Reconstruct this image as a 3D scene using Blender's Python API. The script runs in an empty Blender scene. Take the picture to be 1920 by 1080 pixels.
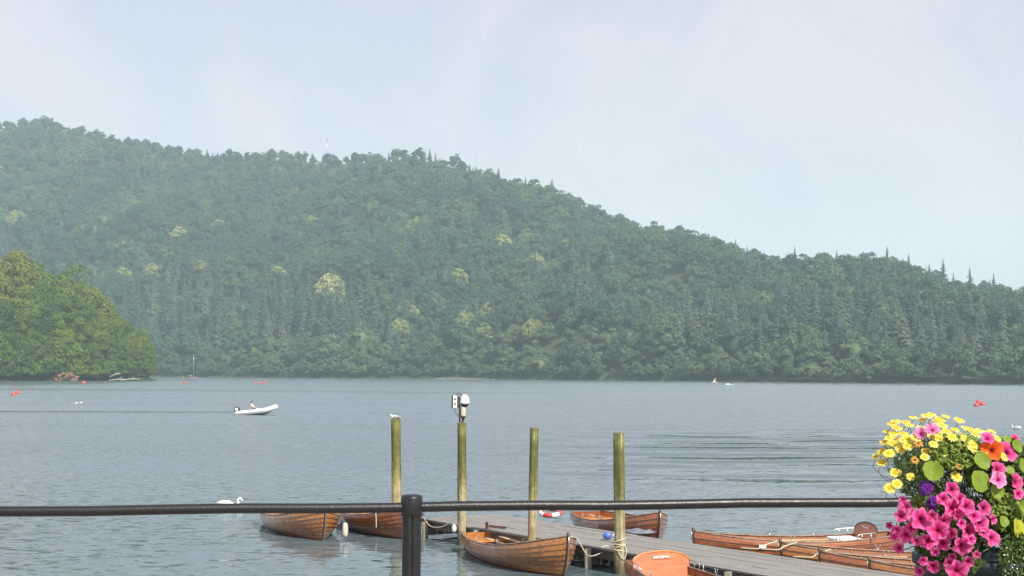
import bpy, bmesh, math, random
import numpy as np
from mathutils import Vector, Matrix, Euler, noise as mnoise

R = math.radians
rng = np.random.default_rng(7)
random.seed(7)
scene = bpy.context.scene
COL = scene.collection

# ------------------------------------------------------------------ camera
CAM_H = 4.2
FPX = 2667.0                       # focal length in pixels of the 1920 px wide photograph
cam_d = bpy.data.cameras.new('camera')
cam_d.lens = 50.0
cam_d.sensor_width = 36.0
cam_d.clip_start = 0.1
cam_d.clip_end = 20000
cam = bpy.data.objects.new('camera', cam_d)
COL.objects.link(cam)
CAM_M = Matrix.Translation((0, 0, CAM_H)) @ Matrix.Rotation(R(90 + 3.337), 4, 'X') @ Matrix.Rotation(R(0.21), 4, 'Z')
cam.matrix_world = CAM_M
scene.camera = cam

# ------------------------------------------------------------------ world, sun, exposure
SUN_AZ, SUN_EL = 146.0, 44.0       # azimuth clockwise from the view direction
world = bpy.data.worlds.new('World')
scene.world = world
world.use_nodes = True
wn, wl = world.node_tree.nodes, world.node_tree.links
wn.clear()
w_out = wn.new('ShaderNodeOutputWorld')
w_bg = wn.new('ShaderNodeBackground')
w_bg.inputs['Strength'].default_value = 0.10
sky = wn.new('ShaderNodeTexSky')
sky.sky_type = 'NISHITA'
sky.sun_disc = False
sky.sun_elevation = R(SUN_EL)
sky.sun_rotation = R(SUN_AZ)
sky.air_density = 1.0
sky.dust_density = 2.0
sky.ozone_density = 1.0
tc = wn.new('ShaderNodeTexCoord')
mp = wn.new('ShaderNodeMapping')
mp.inputs['Rotation'].default_value = (0, R(-38), R(20))
mp.inputs['Scale'].default_value = (6.0, 2.0, 4.5)
wl.new(tc.outputs['Generated'], mp.inputs['Vector'])
nz = wn.new('ShaderNodeTexNoise')
nz.inputs['Scale'].default_value = 1.1
nz.inputs['Detail'].default_value = 7
nz.inputs['Roughness'].default_value = 0.55
nz.inputs['Distortion'].default_value = 0.6
wl.new(mp.outputs['Vector'], nz.inputs['Vector'])
cr = wn.new('ShaderNodeMapRange')
cr.interpolation_type = 'SMOOTHSTEP'
cr.inputs['From Min'].default_value = 0.36
cr.inputs['From Max'].default_value = 0.66
cr.inputs['To Min'].default_value = 0.56
cr.inputs['To Max'].default_value = 0.86
wl.new(nz.outputs['Fac'], cr.inputs['Value'])
mx = wn.new('ShaderNodeMix')
mx.data_type = 'RGBA'
wl.new(cr.outputs['Result'], mx.inputs['Factor'])
wl.new(sky.outputs['Color'], mx.inputs[6])
mx.inputs[7].default_value = (5.75, 5.50, 5.85, 1)     # thin high cloud veil
wl.new(mx.outputs[2], w_bg.inputs['Color'])
wl.new(w_bg.outputs['Background'], w_out.inputs['Surface'])

sun_d = bpy.data.lights.new('sun', 'SUN')
sun_d.energy = 4.8
sun_d.angle = R(0.6)
sun_d.color = (1.0, 0.93, 0.82)
sun = bpy.data.objects.new('sun', sun_d)
COL.objects.link(sun)
to_sun = Vector((math.cos(R(SUN_EL)) * math.sin(R(SUN_AZ)), math.cos(R(SUN_EL)) * math.cos(R(SUN_AZ)), math.sin(R(SUN_EL))))
sun.rotation_euler = to_sun.to_track_quat('Z', 'Y').to_euler()
sun.location = (40, -20, 60)

vs = scene.view_settings
vs.view_transform = 'Standard'
vs.look = 'None'
vs.exposure = 0.55
vs.gamma = 1.0
vs.use_curve_mapping = False
scene.cycles.use_denoising = True
scene.cycles.denoising_prefilter = 'NONE'
scene.cycles.max_bounces = 6
scene.cycles.volume_bounces = 2
scene.cycles.transparent_max_bounces = 8
scene.cycles.caustics_reflective = False
scene.cycles.caustics_refractive = False

# ------------------------------------------------------------------ helpers
def ray(px, py):
    d = Vector(((px - 960) / FPX, (540 - py) / FPX, -1.0))
    return (CAM_M.to_3x3() @ d)

def gz(px, py, z=0.0):
    d = ray(px, py)
    t = (z - CAM_H) / d.z
    return Vector((0, 0, CAM_H)) + d * t

def gd(px, py, dist):
    d = ray(px, py)
    return Vector((0, 0, CAM_H)) + d * (dist / d.y)

def tag(o, label, cat, group=None):
    o['label'] = label
    o['category'] = cat
    if group:
        o['group'] = group
    return o

def empty(name, loc=(0, 0, 0), rz=0.0, parent=None):
    o = bpy.data.objects.new(name, None)
    o.empty_display_size = 0.2
    COL.objects.link(o)
    o.location = loc
    o.rotation_euler = (0, 0, rz)
    o.parent = parent
    return o

def link(name, mesh, parent=None, loc=None):
    o = bpy.data.objects.new(name, mesh)
    COL.objects.link(o)
    o.parent = parent
    if loc is not None:
        o.location = loc
    return o

def copy_tree(o, parent=None):
    c = o.copy()
    COL.objects.link(c)
    c.parent = parent
    for ch in o.children:
        copy_tree(ch, c)
    return c

def np_mesh(name, verts, faces, mat=None, smooth=False):
    """verts (n,3), faces (m,k) arrays with a constant k"""
    verts = np.asarray(verts, dtype=np.float32)
    faces = np.asarray(faces, dtype=np.int32)
    me = bpy.data.meshes.new(name)
    m, k = faces.shape
    me.vertices.add(len(verts))
    me.vertices.foreach_set('co', verts.ravel())
    me.loops.add(m * k)
    me.loops.foreach_set('vertex_index', faces.ravel())
    me.polygons.add(m)
    me.polygons.foreach_set('loop_start', np.arange(0, m * k, k, dtype=np.int32))
    me.polygons.foreach_set('loop_total', np.full(m, k, dtype=np.int32))
    if smooth:
        me.polygons.foreach_set('use_smooth', np.ones(m, dtype=bool))
    me.update(calc_edges=True)
    if mat:
        me.materials.append(mat)
    return me

class MB:
    def __init__(self):
        self.v, self.f, self.s = [], [], []

    def add(self, verts, faces, smooth=False):
        o = len(self.v)
        self.v += [tuple(p) for p in verts]
        self.f += [tuple(i + o for i in f) for f in faces]
        self.s += [smooth] * len(faces)
        return self

    def box(self, c, s, m=None):
        hx, hy, hz = s[0] / 2, s[1] / 2, s[2] / 2
        vs_ = [Vector((c[0] + a * hx, c[1] + b * hy, c[2] + d * hz)) for a in (-1, 1) for b in (-1, 1) for d in (-1, 1)]
        if m is not None:
            vs_ = [m @ p for p in vs_]
        return self.add(vs_, [(0, 1, 3, 2), (4, 6, 7, 5), (0, 4, 5, 1), (2, 3, 7, 6), (0, 2, 6, 4), (1, 5, 7, 3)])

    def bar(self, a, b, w, h):
        """rectangular bar from a to b"""
        a, b = Vector(a), Vector(b)
        d = (b - a)
        L = d.length
        d.normalize()
        up = Vector((0, 0, 1)) if abs(d.z) < 0.95 else Vector((0, 1, 0))
        x = d.cross(up).normalized()
        u = x.cross(d)
        vs_ = [p + x * (i * w / 2) + u * (j * h / 2) for p in (a, b) for i, j in ((-1, -1), (1, -1), (1, 1), (-1, 1))]
        return self.add(vs_, [(0, 3, 2, 1), (4, 5, 6, 7), (0, 1, 5, 4), (1, 2, 6, 5), (2, 3, 7, 6), (3, 0, 4, 7)])

    def sweep(self, pts, rad, n=10, caps=True, ref=(0, 0, 1)):
        """tube along pts; rad scalar, list, or list of (rx, ry)"""
        pts = [Vector(p) for p in pts]
        m = len(pts)
        if not hasattr(rad, '__len__'):
            rad = [rad] * m
        rad = [r if hasattr(r, '__len__') else (r, r) for r in rad]
        vs_, fs = [], []
        x = None
        for i, p in enumerate(pts):
            t = (pts[min(i + 1, m - 1)] - pts[max(i - 1, 0)]).normalized()
            if x is None:
                rf = Vector(ref)
                if abs(t.dot(rf)) > 0.95:
                    rf = Vector((1, 0, 0))
                x = t.cross(rf).normalized()
            else:
                x = (x - t * x.dot(t)).normalized()
            y = x.cross(t)
            for k in range(n):
                a = 2 * math.pi * k / n
                vs_.append(p + x * (rad[i][0] * math.cos(a)) + y * (rad[i][1] * math.sin(a)))
        for i in range(m - 1):
            for k in range(n):
                k2 = (k + 1) % n
                fs.append((i * n + k, i * n + k2, (i + 1) * n + k2, (i + 1) * n + k))
        if caps:
            fs.append(tuple(range(n))[::-1])
            fs.append(tuple(range((m - 1) * n, m * n)))
        return self.add(vs_, fs, True)

    def lathe(self, prof, n=20, c=(0, 0, 0), m=None, jit=0.0):
        """prof list of (r, z)"""
        vs_, fs = [], []
        for r, z in prof:
            for k in range(n):
                a = 2 * math.pi * k / n
                p = Vector((c[0] + r * math.cos(a), c[1] + r * math.sin(a), c[2] + z))
                vs_.append(m @ p if m is not None else p)
        for i in range(len(prof) - 1):
            for k in range(n):
                k2 = (k + 1) % n
                fs.append((i * n + k, i * n + k2, (i + 1) * n + k2, (i + 1) * n + k))
        fs.append(tuple(range(n))[::-1])
        fs.append(tuple(range((len(prof) - 1) * n, len(prof) * n)))
        return self.add(vs_, fs, True)

    def ball(self, c, r, n=12, m=8, mat4=None):
        r = r if hasattr(r, '__len__') else (r, r, r)
        vs_, fs = [], []
        for i in range(m + 1):
            th = math.pi * i / m
            for k in range(n):
                a = 2 * math.pi * k / n
                s_ = max(math.sin(th), 0.001)
                p = Vector((c[0] + r[0] * s_ * math.cos(a), c[1] + r[1] * s_ * math.sin(a), c[2] - r[2] * math.cos(th)))
                vs_.append(mat4 @ p if mat4 is not None else p)
        for i in range(m):
            for k in range(n):
                k2 = (k + 1) % n
                fs.append((i * n + k, i * n + k2, (i + 1) * n + k2, (i + 1) * n + k))
        return self.add(vs_, fs, True)

    def mesh(self, name, mat):
        me = bpy.data.meshes.new(name)
        me.from_pydata(self.v, [], self.f)
        me.polygons.foreach_set('use_smooth', np.array(self.s, dtype=bool))
        if mat:
            me.materials.append(mat)
        me.update()
        return me

    def build(self, name, mat, parent=None, loc=None, bevel=0.0):
        o = link(name, self.mesh(name, mat), parent, loc)
        if bevel:
            b = o.modifiers.new('bevel', 'BEVEL')
            b.width = bevel
            b.segments = 2
            b.limit_method = 'ANGLE'
        return o

def bez(pts, n=10):
    """Catmull-Rom through pts"""
    pts = [Vector(p) for p in pts]
    P = [pts[0] * 2 - pts[1]] + pts + [pts[-1] * 2 - pts[-2]]
    out = []
    for i in range(1, len(P) - 2):
        for k in range(n):
            t = k / n
            a, b, c, d = P[i - 1], P[i], P[i + 1], P[i + 2]
            out.append(0.5 * ((2 * b) + (c - a) * t + (2 * a - 5 * b + 4 * c - d) * t * t + (3 * b - a - 3 * c + d) * t ** 3))
    out.append(pts[-1])
    return out

# ------------------------------------------------------------------ materials
def new_mat(name):
    m = bpy.data.materials.new(name)
    m.use_nodes = True
    return m, m.node_tree.nodes, m.node_tree.links, m.node_tree.nodes['Principled BSDF']

def mat(name, c1, c2=None, rough=0.6, scale=6.0, stretch=(1, 1, 1), detail=6, metal=0.0, coat=0.0, bump=0.0, bscale=None, spec=0.5, coords='Object', lo=0.35, hi=0.65, rvar=0.0):
    m, n, l, p = new_mat(name)
    p.inputs['Roughness'].default_value = rough
    p.inputs['Metallic'].default_value = metal
    p.inputs['Specular IOR Level'].default_value = spec
    p.inputs['Coat Weight'].default_value = coat
    p.inputs['Coat Roughness'].default_value = 0.12
    if c2 is None:
        c2 = tuple(x * 0.8 for x in c1)
    t = n.new('ShaderNodeTexCoord')
    mpn = n.new('ShaderNodeMapping')
    mpn.inputs['Scale'].default_value = stretch
    l.new(t.outputs[coords], mpn.inputs['Vector'])
    oi = n.new('ShaderNodeObjectInfo')
    ad = n.new('ShaderNodeVectorMath')
    ad.operation = 'ADD'
    sc_ = n.new('ShaderNodeMath')
    sc_.operation = 'MULTIPLY'
    sc_.inputs[1].default_value = 37.0
    l.new(oi.outputs['Random'], sc_.inputs[0])
    l.new(mpn.outputs['Vector'], ad.inputs[0])
    l.new(sc_.outputs[0], ad.inputs[1])
    nz_ = n.new('ShaderNodeTexNoise')
    nz_.inputs['Scale'].default_value = scale
    nz_.inputs['Detail'].default_value = detail
    nz_.inputs['Roughness'].default_value = 0.6
    l.new(ad.outputs[0], nz_.inputs['Vector'])
    r_ = n.new('ShaderNodeValToRGB')
    r_.color_ramp.elements[0].position = lo
    r_.color_ramp.elements[1].position = hi
    r_.color_ramp.elements[0].color = (*c2, 1)
    r_.color_ramp.elements[1].color = (*c1, 1)
    l.new(nz_.outputs['Fac'], r_.inputs['Fac'])
    l.new(r_.outputs['Color'], p.inputs['Base Color'])
    if rvar:
        mr = n.new('ShaderNodeMapRange')
        mr.inputs['To Min'].default_value = max(0.02, rough - rvar)
        mr.inputs['To Max'].default_value = min(1, rough + rvar)
        l.new(nz_.outputs['Fac'], mr.inputs['Value'])
        l.new(mr.outputs[0], p.inputs['Roughness'])
    if bump:
        nb = n.new('ShaderNodeTexNoise')
        nb.inputs['Scale'].default_value = bscale or scale * 3
        nb.inputs['Detail'].default_value = 5
        l.new(ad.outputs[0], nb.inputs['Vector'])
        b = n.new('ShaderNodeBump')
        b.inputs['Strength'].default_value = 0.6
        b.inputs['Distance'].default_value = bump
        l.new(nb.outputs['Fac'], b.inputs['Height'])
        l.new(b.outputs['Normal'], p.inputs['Normal'])
    return m

def foliage_mat(name, stops, trans=0.25, nscale=0.35, objnoise=True):
    """leaf colour chosen by the object's or instance's own 'tint' value, plus fine variation"""
    m, n, l, p = new_mat(name)
    a = n.new('ShaderNodeAttribute')
    a.attribute_type = 'INSTANCER'
    a.attribute_name = 'tint'
    t = n.new('ShaderNodeTexCoord')
    nz_ = n.new('ShaderNodeTexNoise')
    nz_.inputs['Scale'].default_value = nscale
    nz_.inputs['Detail'].default_value = 4
    l.new(t.outputs['Object'], nz_.inputs['Vector'])
    ma = n.new('ShaderNodeMath')
    ma.operation = 'MULTIPLY_ADD'
    ma.inputs[1].default_value = 0.32
    l.new(nz_.outputs['Fac'], ma.inputs[0])
    l.new(a.outputs['Fac'], ma.inputs[2])
    sb = n.new('ShaderNodeMath')
    sb.operation = 'SUBTRACT'
    sb.inputs[1].default_value = 0.16
    l.new(ma.outputs[0], sb.inputs[0])
    r_ = n.new('ShaderNodeValToRGB')
    els = r_.color_ramp.elements
    while len(els) < len(stops):
        els.new(0.5)
    for e, (pos, c) in zip(els, stops):
        e.position = pos
        e.color = (*c, 1)
    l.new(sb.outputs[0], r_.inputs['Fac'])
    l.new(r_.outputs['Color'], p.inputs['Base Color'])
    p.inputs['Roughness'].default_value = 0.6
    p.inputs['Specular IOR Level'].default_value = 0.25
    if trans:
        tr = n.new('ShaderNodeBsdfTranslucent')
        l.new(r_.outputs['Color'], tr.inputs['Color'])
        ms = n.new('ShaderNodeMixShader')
        ms.inputs['Fac'].default_value = trans
        out = n['Material Output']
        l.new(p.outputs[0], ms.inputs[1])
        l.new(tr.outputs[0], ms.inputs[2])
        l.new(ms.outputs[0], out.inputs['Surface'])
    return m

M = {}
M['leaf_hill'] = foliage_mat('leaf_hill', [
    (0.0, (0.030, 0.068, 0.052)), (0.30, (0.052, 0.106, 0.060)), (0.55, (0.085, 0.148, 0.062)),
    (0.75, (0.130, 0.190, 0.068)), (0.90, (0.24, 0.28, 0.08)), (1.0, (0.36, 0.38, 0.16))], 0.2, 0.3)
M['needle'] = foliage_mat('needle', [
    (0.0, (0.024, 0.052, 0.046)), (0.5, (0.046, 0.084, 0.060)), (1.0, (0.095, 0.118, 0.070))], 0.0, 0.3)
M['leaf_island'] = foliage_mat('leaf_island', [
    (0.0, (0.018, 0.046, 0.010)), (0.25, (0.040, 0.090, 0.008)), (0.5, (0.082, 0.142, 0.006)),
    (0.75, (0.135, 0.168, 0.006)), (1.0, (0.150, 0.135, 0.014))], 0.12, 0.12)
M['bark'] = mat('bark', (0.12, 0.09, 0.06), (0.05, 0.04, 0.03), 0.9, 3, bump=0.02)
M['forest_floor'] = mat('forest_floor', (0.045, 0.065, 0.022), (0.025, 0.035, 0.014), 0.95, 0.08)
M['shingle'] = mat('shingle', (0.26, 0.25, 0.22), (0.12, 0.115, 0.10), 0.9, 1.2)

# ------------------------------------------------------------------ lake
def lake_material():
    m, n, l, p = new_mat('lake_water')
    p.inputs['Base Color'].default_value = (0.085, 0.120, 0.135, 1)
    p.inputs['Roughness'].default_value = 0.06
    p.inputs['IOR'].default_value = 1.333
    p.inputs['Specular IOR Level'].default_value = 0.5
    geo = n.new('ShaderNodeNewGeometry')
    sep = n.new('ShaderNodeSeparateXYZ')
    l.new(geo.outputs['Position'], sep.inputs[0])

    def math_(op, a, b=None, c=None):
        x = n.new('ShaderNodeMath')
        x.operation = op
        for i, v in enumerate((a, b, c)):
            if v is None:
                continue
            if isinstance(v, (int, float)):
                x.inputs[i].default_value = v
            else:
                l.new(v, x.inputs[i])
        return x.outputs[0]

    def noise(scale, sx, sy, detail=2, off=0.0, rough=0.5, dist=0.0):
        mp_ = n.new('ShaderNodeMapping')
        mp_.inputs['Scale'].default_value = (sx, sy, 1)
        mp_.inputs['Location'].default_value = (off, off * 1.7, off)
        mp_.inputs['Rotation'].default_value = (0, 0, R(7))
        l.new(geo.outputs['Position'], mp_.inputs['Vector'])
        z = n.new('ShaderNodeTexNoise')
        z.inputs['Scale'].default_value = scale
        z.inputs['Detail'].default_value = detail
        z.inputs['Roughness'].default_value = rough
        z.inputs['Distortion'].default_value = dist
        l.new(mp_.outputs[0], z.inputs['Vector'])
        return z.outputs['Fac']

    def cen(s):
        return math_('SUBTRACT', s, 0.5)
    # slopes of the ripples: crests run mostly across the view
    ry = math_('MULTIPLY', cen(noise(1.0, 0.75, 2.1, 3, 0, 0.55)), 0.35)
    sparse = n.new('ShaderNodeMapRange')
    sparse.interpolation_type = 'SMOOTHSTEP'
    sparse.inputs['From Min'].default_value = 0.60
    sparse.inputs['From Max'].default_value = 0.74
    sparse.inputs['To Max'].default_value = 0.30
    l.new(noise(1.0, 1.9, 4.2, 2, 47, 0.5, 0.3), sparse.inputs['Value'])
    ry2 = math_('MULTIPLY', cen(noise(1.0, 2.4, 6.0, 2, 11)), 0.30)
    rx = math_('MULTIPLY', cen(noise(1.0, 1.6, 1.6, 3, 23)), 0.16)
    # gusts: ripple strength wanders over the lake
    gust = n.new('ShaderNodeMapRange')
    gust.inputs['From Min'].default_value = 0.35
    gust.inputs['From Max'].default_value = 0.65
    gust.inputs['To Min'].default_value = 0.62
    gust.inputs['To Max'].default_value = 1.1
    l.new(noise(1.0, 0.006, 0.045, 3, 5), gust.inputs['Value'])
    sy = math_('MULTIPLY', math_('ADD', math_('ADD', ry, ry2), sparse.outputs[0]), gust.outputs[0])
    sx = math_('MULTIPLY', rx, gust.outputs[0])
    # open water: wind ripples lean towards the quay; sheltered round the jetty
    lee = n.new('ShaderNodeMapRange')
    lee.interpolation_type = 'SMOOTHSTEP'
    lee.inputs['From Min'].default_value = 30
    lee.inputs['From Max'].default_value = 75
    lee.inputs['To Min'].default_value = -0.05
    lee.inputs['To Max'].default_value = -0.125
    l.new(sep.outputs['Y'], lee.inputs['Value'])
    sy = math_('ADD', sy, lee.outputs[0])
    # boat wash: a train of parallel waves crossing the right of the bay
    ph = math_('ADD', math_('MULTIPLY', sep.outputs['Y'], 1.0), math_('MULTIPLY', sep.outputs['X'], 0.16))
    ph = math_('ADD', ph, math_('MULTIPLY', noise(1.0, 0.10, 0.10, 2, 31), 9.0))
    ph = math_('ADD', ph, math_('MULTIPLY', math_('MULTIPLY', sep.outputs['X'], sep.outputs['X']), -0.006))
    wave = math_('SINE', math_('MULTIPLY', ph, 2 * math.pi / 4.6))

    def band(v, lo, hi, soft):
        a = n.new('ShaderNodeMapRange')
        a.interpolation_type = 'SMOOTHSTEP'
        a.inputs['From Min'].default_value = lo
        a.inputs['From Max'].default_value = lo + soft
        l.new(v, a.inputs['Value'])
        b = n.new('ShaderNodeMapRange')
        b.interpolation_type = 'SMOOTHSTEP'
        b.inputs['From Min'].default_value = hi
        b.inputs['From Max'].default_value = hi - soft
        l.new(v, b.inputs['Value'])
        return math_('MULTIPLY', a.outputs[0], b.outputs[0])
    ang = math_('DIVIDE', sep.outputs['X'], sep.outputs['Y'])
    mask = math_('MULTIPLY', band(sep.outputs['Y'], 34, 118, 34), band(sep.outputs['X'], -4.0, 60, 17))
    pat = n.new('ShaderNodeMapRange')
    pat.interpolation_type = 'SMOOTHSTEP'
    pat.inputs['From Min'].default_value = 0.25
    pat.inputs['From Max'].default_value = 0.50
    l.new(noise(1.0, 0.11, 0.05, 3, 71), pat.inputs['Value'])
    mask = math_('MULTIPLY', mask, pat.outputs[0])
    sy = math_('ADD', sy, math_('MULTIPLY', math_('MULTIPLY', wave, mask), 0.13))
    wave2 = math_('SINE', math_('MULTIPLY', math_('ADD', math_('ADD', sep.outputs['Y'], math_('MULTIPLY', sep.outputs['X'], -0.22)), math_('MULTIPLY', noise(1.0, 0.07, 0.07, 2, 83), 14.0)), 2 * math.pi / 7.3))
    sy = math_('ADD', sy, math_('MULTIPLY', math_('MULTIPLY', wave2, mask), 0.10))
    # wake line behind the inflatable and a long slick further out
    wl_ = math_('SUBTRACT', sep.outputs['Y'], math_('ADD', math_('MULTIPLY', sep.outputs['X'], 0.05), 146.5))
    wl_ = math_('ADD', wl_, math_('MULTIPLY', noise(1.0, 0.12, 0.02, 3, 3), 5.0))
    wk = math_('MULTIPLY', band(wl_, -1.7, 1.7, 1.6), band(sep.outputs['X'], -90, -25.6, 1.5))
    wk = math_('MULTIPLY', wk, math_('MULTIPLY', noise(1.0, 0.25, 0.6, 3, 61), 1.5))
    sy = math_('ADD', sy, math_('MULTIPLY', wk, 0.38))
    sl = math_('SUBTRACT', sep.outputs['Y'], math_('MULTIPLY', sep.outputs['X'], -0.22))
    sl = math_('ADD', sl, math_('MULTIPLY', noise(1.0, 0.02, 0.004, 2, 13), 40.0))
    sk = math_('MULTIPLY', band(sl, 262, 322, 30), band(sep.outputs['X'], -140, 60, 50))
    sy = math_('ADD', sy, math_('MULTIPLY', sk, 0.035))
    cmb = n.new('ShaderNodeCombineXYZ')
    l.new(sx, cmb.inputs[0])
    l.new(sy, cmb.inputs[1])
    cmb.inputs[2].default_value = 1.0
    nrm = n.new('ShaderNodeVectorMath')
    nrm.operation = 'NORMALIZE'
    l.new(cmb.outputs[0], nrm.inputs[0])
    l.new(nrm.outputs[0], p.inputs['Normal'])
    return m

lake = link('lake', np_mesh('lake', [(-1600, 7.9, 0), (1600, 7.9, 0), (1600, 2600, 0), (-1600, 2600, 0)], [(0, 1, 2, 3)], lake_material()))
lake['kind'] = 'structure'

# ------------------------------------------------------------------ hill and far shore
SH_X = np.array([-900, -500, -207, -102, -16, 57, 116, 179, 300, 600, 900])
SH_Y = np.array([1300, 1040, 836, 757, 713, 636, 574, 509, 430, 330, 300])
RG = [(-400, 1600, 272), (0, 1500, 259), (100, 1472, 253), (200, 1443, 239), (300, 1414, 220), (450, 1371, 208), (600, 1330, 196), (700, 1300, 196), (800, 1271, 191),
      (900, 1242, 177), (1000, 1214, 154), (1100, 1185, 137), (1200, 1156, 119), (1300, 1127, 100), (1400, 1100, 89),
      (1500, 1070, 77), (1600, 1042, 66.5), (1700, 1013, 59), (1800, 984, 54.5), (1920, 950, 52), (2300, 850, 40)]
RG_X = np.array([(p - 960) / FPX * d for p, d, z in RG])
RG_Y = np.array([d for p, d, z in RG])
RG_Z = np.array([z for p, d, z in RG])

def hill(x, y):
    ys = np.interp(x, SH_X, SH_Y)
    yr = np.interp(x, RG_X, RG_Y)
    zr = np.interp(x, RG_X, RG_Z)
    v = (y - ys) / (yr - ys)
    s = np.where(v < 1, np.sign(v) * np.abs(v) ** 0.96, 1 - 0.35 * (v - 1))
    s = np.maximum(s, -0.02)
    z = zr * s
    und = 5 * np.sin(x * 0.021 + y * 0.013) + 4 * np.sin(x * 0.037 - y * 0.018 + 2) + 3 * np.sin(y * 0.03 + x * 0.006)
    z = z + und * np.clip(v * 4, 0, 1) * np.clip((1.1 - v) * 4, 0, 1)
    # low wooded foreland in front of the slope
    z = z + 13 * np.exp(-((x - 30) / 48) ** 2 - ((y - ys - 55) / 45) ** 2) * np.clip(v * 30, 0, 1)
    return z, v

gx = np.arange(-900, 901, 15.0)
gv = np.concatenate([[-0.04, 0.0], np.arange(0.02, 1.7, 0.03)])
XX, VV = np.meshgrid(gx, gv)
YS = np.interp(XX, SH_X, SH_Y)
YR = np.interp(XX, RG_X, RG_Y)
YY = YS + VV * (YR - YS)
ZZ, _ = hill(XX, YY)
ZZ[0] = -1.5
ZZ[1] = 0.15
ny, nx = XX.shape
ii = np.arange(ny * nx).reshape(ny, nx)
quads = np.stack([ii[:-1, :-1], ii[:-1, 1:], ii[1:, 1:], ii[1:, :-1]], -1).reshape(-1, 4)
hl = link('hill', np_mesh('hill', np.stack([XX, YY, ZZ], -1).reshape(-1, 3), quads, M['forest_floor'], True))
hl['kind'] = 'structure'

# ------------------------------------------------------------------ tree prototypes
def leaf_cloud(g, centres, radii, per, size, flat=0.75, outward=0.95, up=0.2):
    """quads on the skins of many clumps -> (verts, faces)"""
    V = []
    for c, r in zip(centres, radii):
        n_ = per
        d = g.normal(size=(n_, 3))
        d /= np.linalg.norm(d, axis=1)[:, None]
        d[:, 2] = np.where(d[:, 2] < -0.35, -d[:, 2] * 0.6, d[:, 2])
        pos = c + d * (r * g.uniform(0.72, 1.06, (n_, 1))) * np.array([1, 1, flat])
        nrm = d * outward + g.normal(size=(n_, 3)) * 0.40 + np.array([0, 0, up])
        nrm /= np.linalg.norm(nrm, axis=1)[:, None]
        t = np.cross(nrm, g.normal(size=(n_, 3)))
        t /= np.linalg.norm(t, axis=1)[:, None] + 1e-9
        b = np.cross(nrm, t)
        s = size * g.uniform(0.6, 1.35, (n_, 1))
        q = np.stack([pos - t * s, pos - b * s * 0.62, pos + t * s, pos + b * s * 0.62], 1)
        V.append(q.reshape(-1, 3))
    V = np.concatenate(V)
    F = np.arange(len(V)).reshape(-1, 4)
    return V, F

def blob(c, r, n=8, m=6):
    vs_, fs = [], []
    for i in range(m + 1):
        th = math.pi * i / m
        for k in range(n):
            a = 2 * math.pi * k / n
            vs_.append((c[0] + r[0] * math.sin(th) * math.cos(a), c[1] + r[1] * math.sin(th) * math.sin(a), c[2] + r[2] * math.cos(th)))
    for i in range(m):
        for k in range(n):
            k2 = (k + 1) % n
            fs.append((i * n + k, (i + 1) * n + k, (i + 1) * n + k2, i * n + k2))
    return np.array(vs_), np.array(fs)

def broad_crown(seed, w, h, base, nclump, per, leaf, mat_, name='crown', heart=True):
    """crown of radius w reaching from base to h"""
    g = np.random.default_rng(seed)
    cz, rz = (h + base) / 2, (h - base) / 2
    cs, rs = [], []
    for i in range(nclump):
        d = g.normal(size=3)
        d /= np.linalg.norm(d)
        if d[2] < -0.5:
            d[2] *= -0.6
        rr = g.uniform(0.55, 0.95)
        taper = 1.0 - 0.25 * max(0, d[2])
        cs.append(np.array([d[0] * w * rr * taper, d[1] * w * rr * taper, cz + d[2] * rz * rr]))
        rs.append(w * g.uniform(0.26, 0.46))
    V, F = leaf_cloud(g, cs, rs, per, leaf)
    vs_, fs = [V], [F]
    off = len(V)
    # opaque heart of the crown: inner foliage mass
    for c, r in [((0, 0, cz), (w * 0.46, w * 0.46, rz * 0.58))] * heart:
        bv, bf = blob(c, r)
        vs_.append(bv)
        fs.append(bf + off)
        off += len(bv)
    return np_mesh(name, np.concatenate(vs_), np.concatenate(fs), mat_)

def trunk_mesh(h, r, seed, limbs=4, spread=2.0):
    g = random.Random(seed)
    b = MB()
    b.sweep([(0, 0, -1.5), (0.1, 0, h * 0.3), (0.0, 0.1, h * 0.7), (0.1, 0, h)], [r * 1.3, r, r * 0.7, r * 0.3], 8)
    for k in range(limbs):
        a = g.uniform(0, 6.28)
        z0 = h * g.uniform(0.35, 0.6)
        e = (math.cos(a) * spread, math.sin(a) * spread, z0 + spread * g.uniform(0.8, 1.3))
        b.sweep([(0, 0, z0), (e[0] * 0.5, e[1] * 0.5, z0 + (e[2] - z0) * 0.35), e], [r * 0.5, r * 0.35, r * 0.12], 6)
    return b.mesh('trunk', M['bark'])

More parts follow.
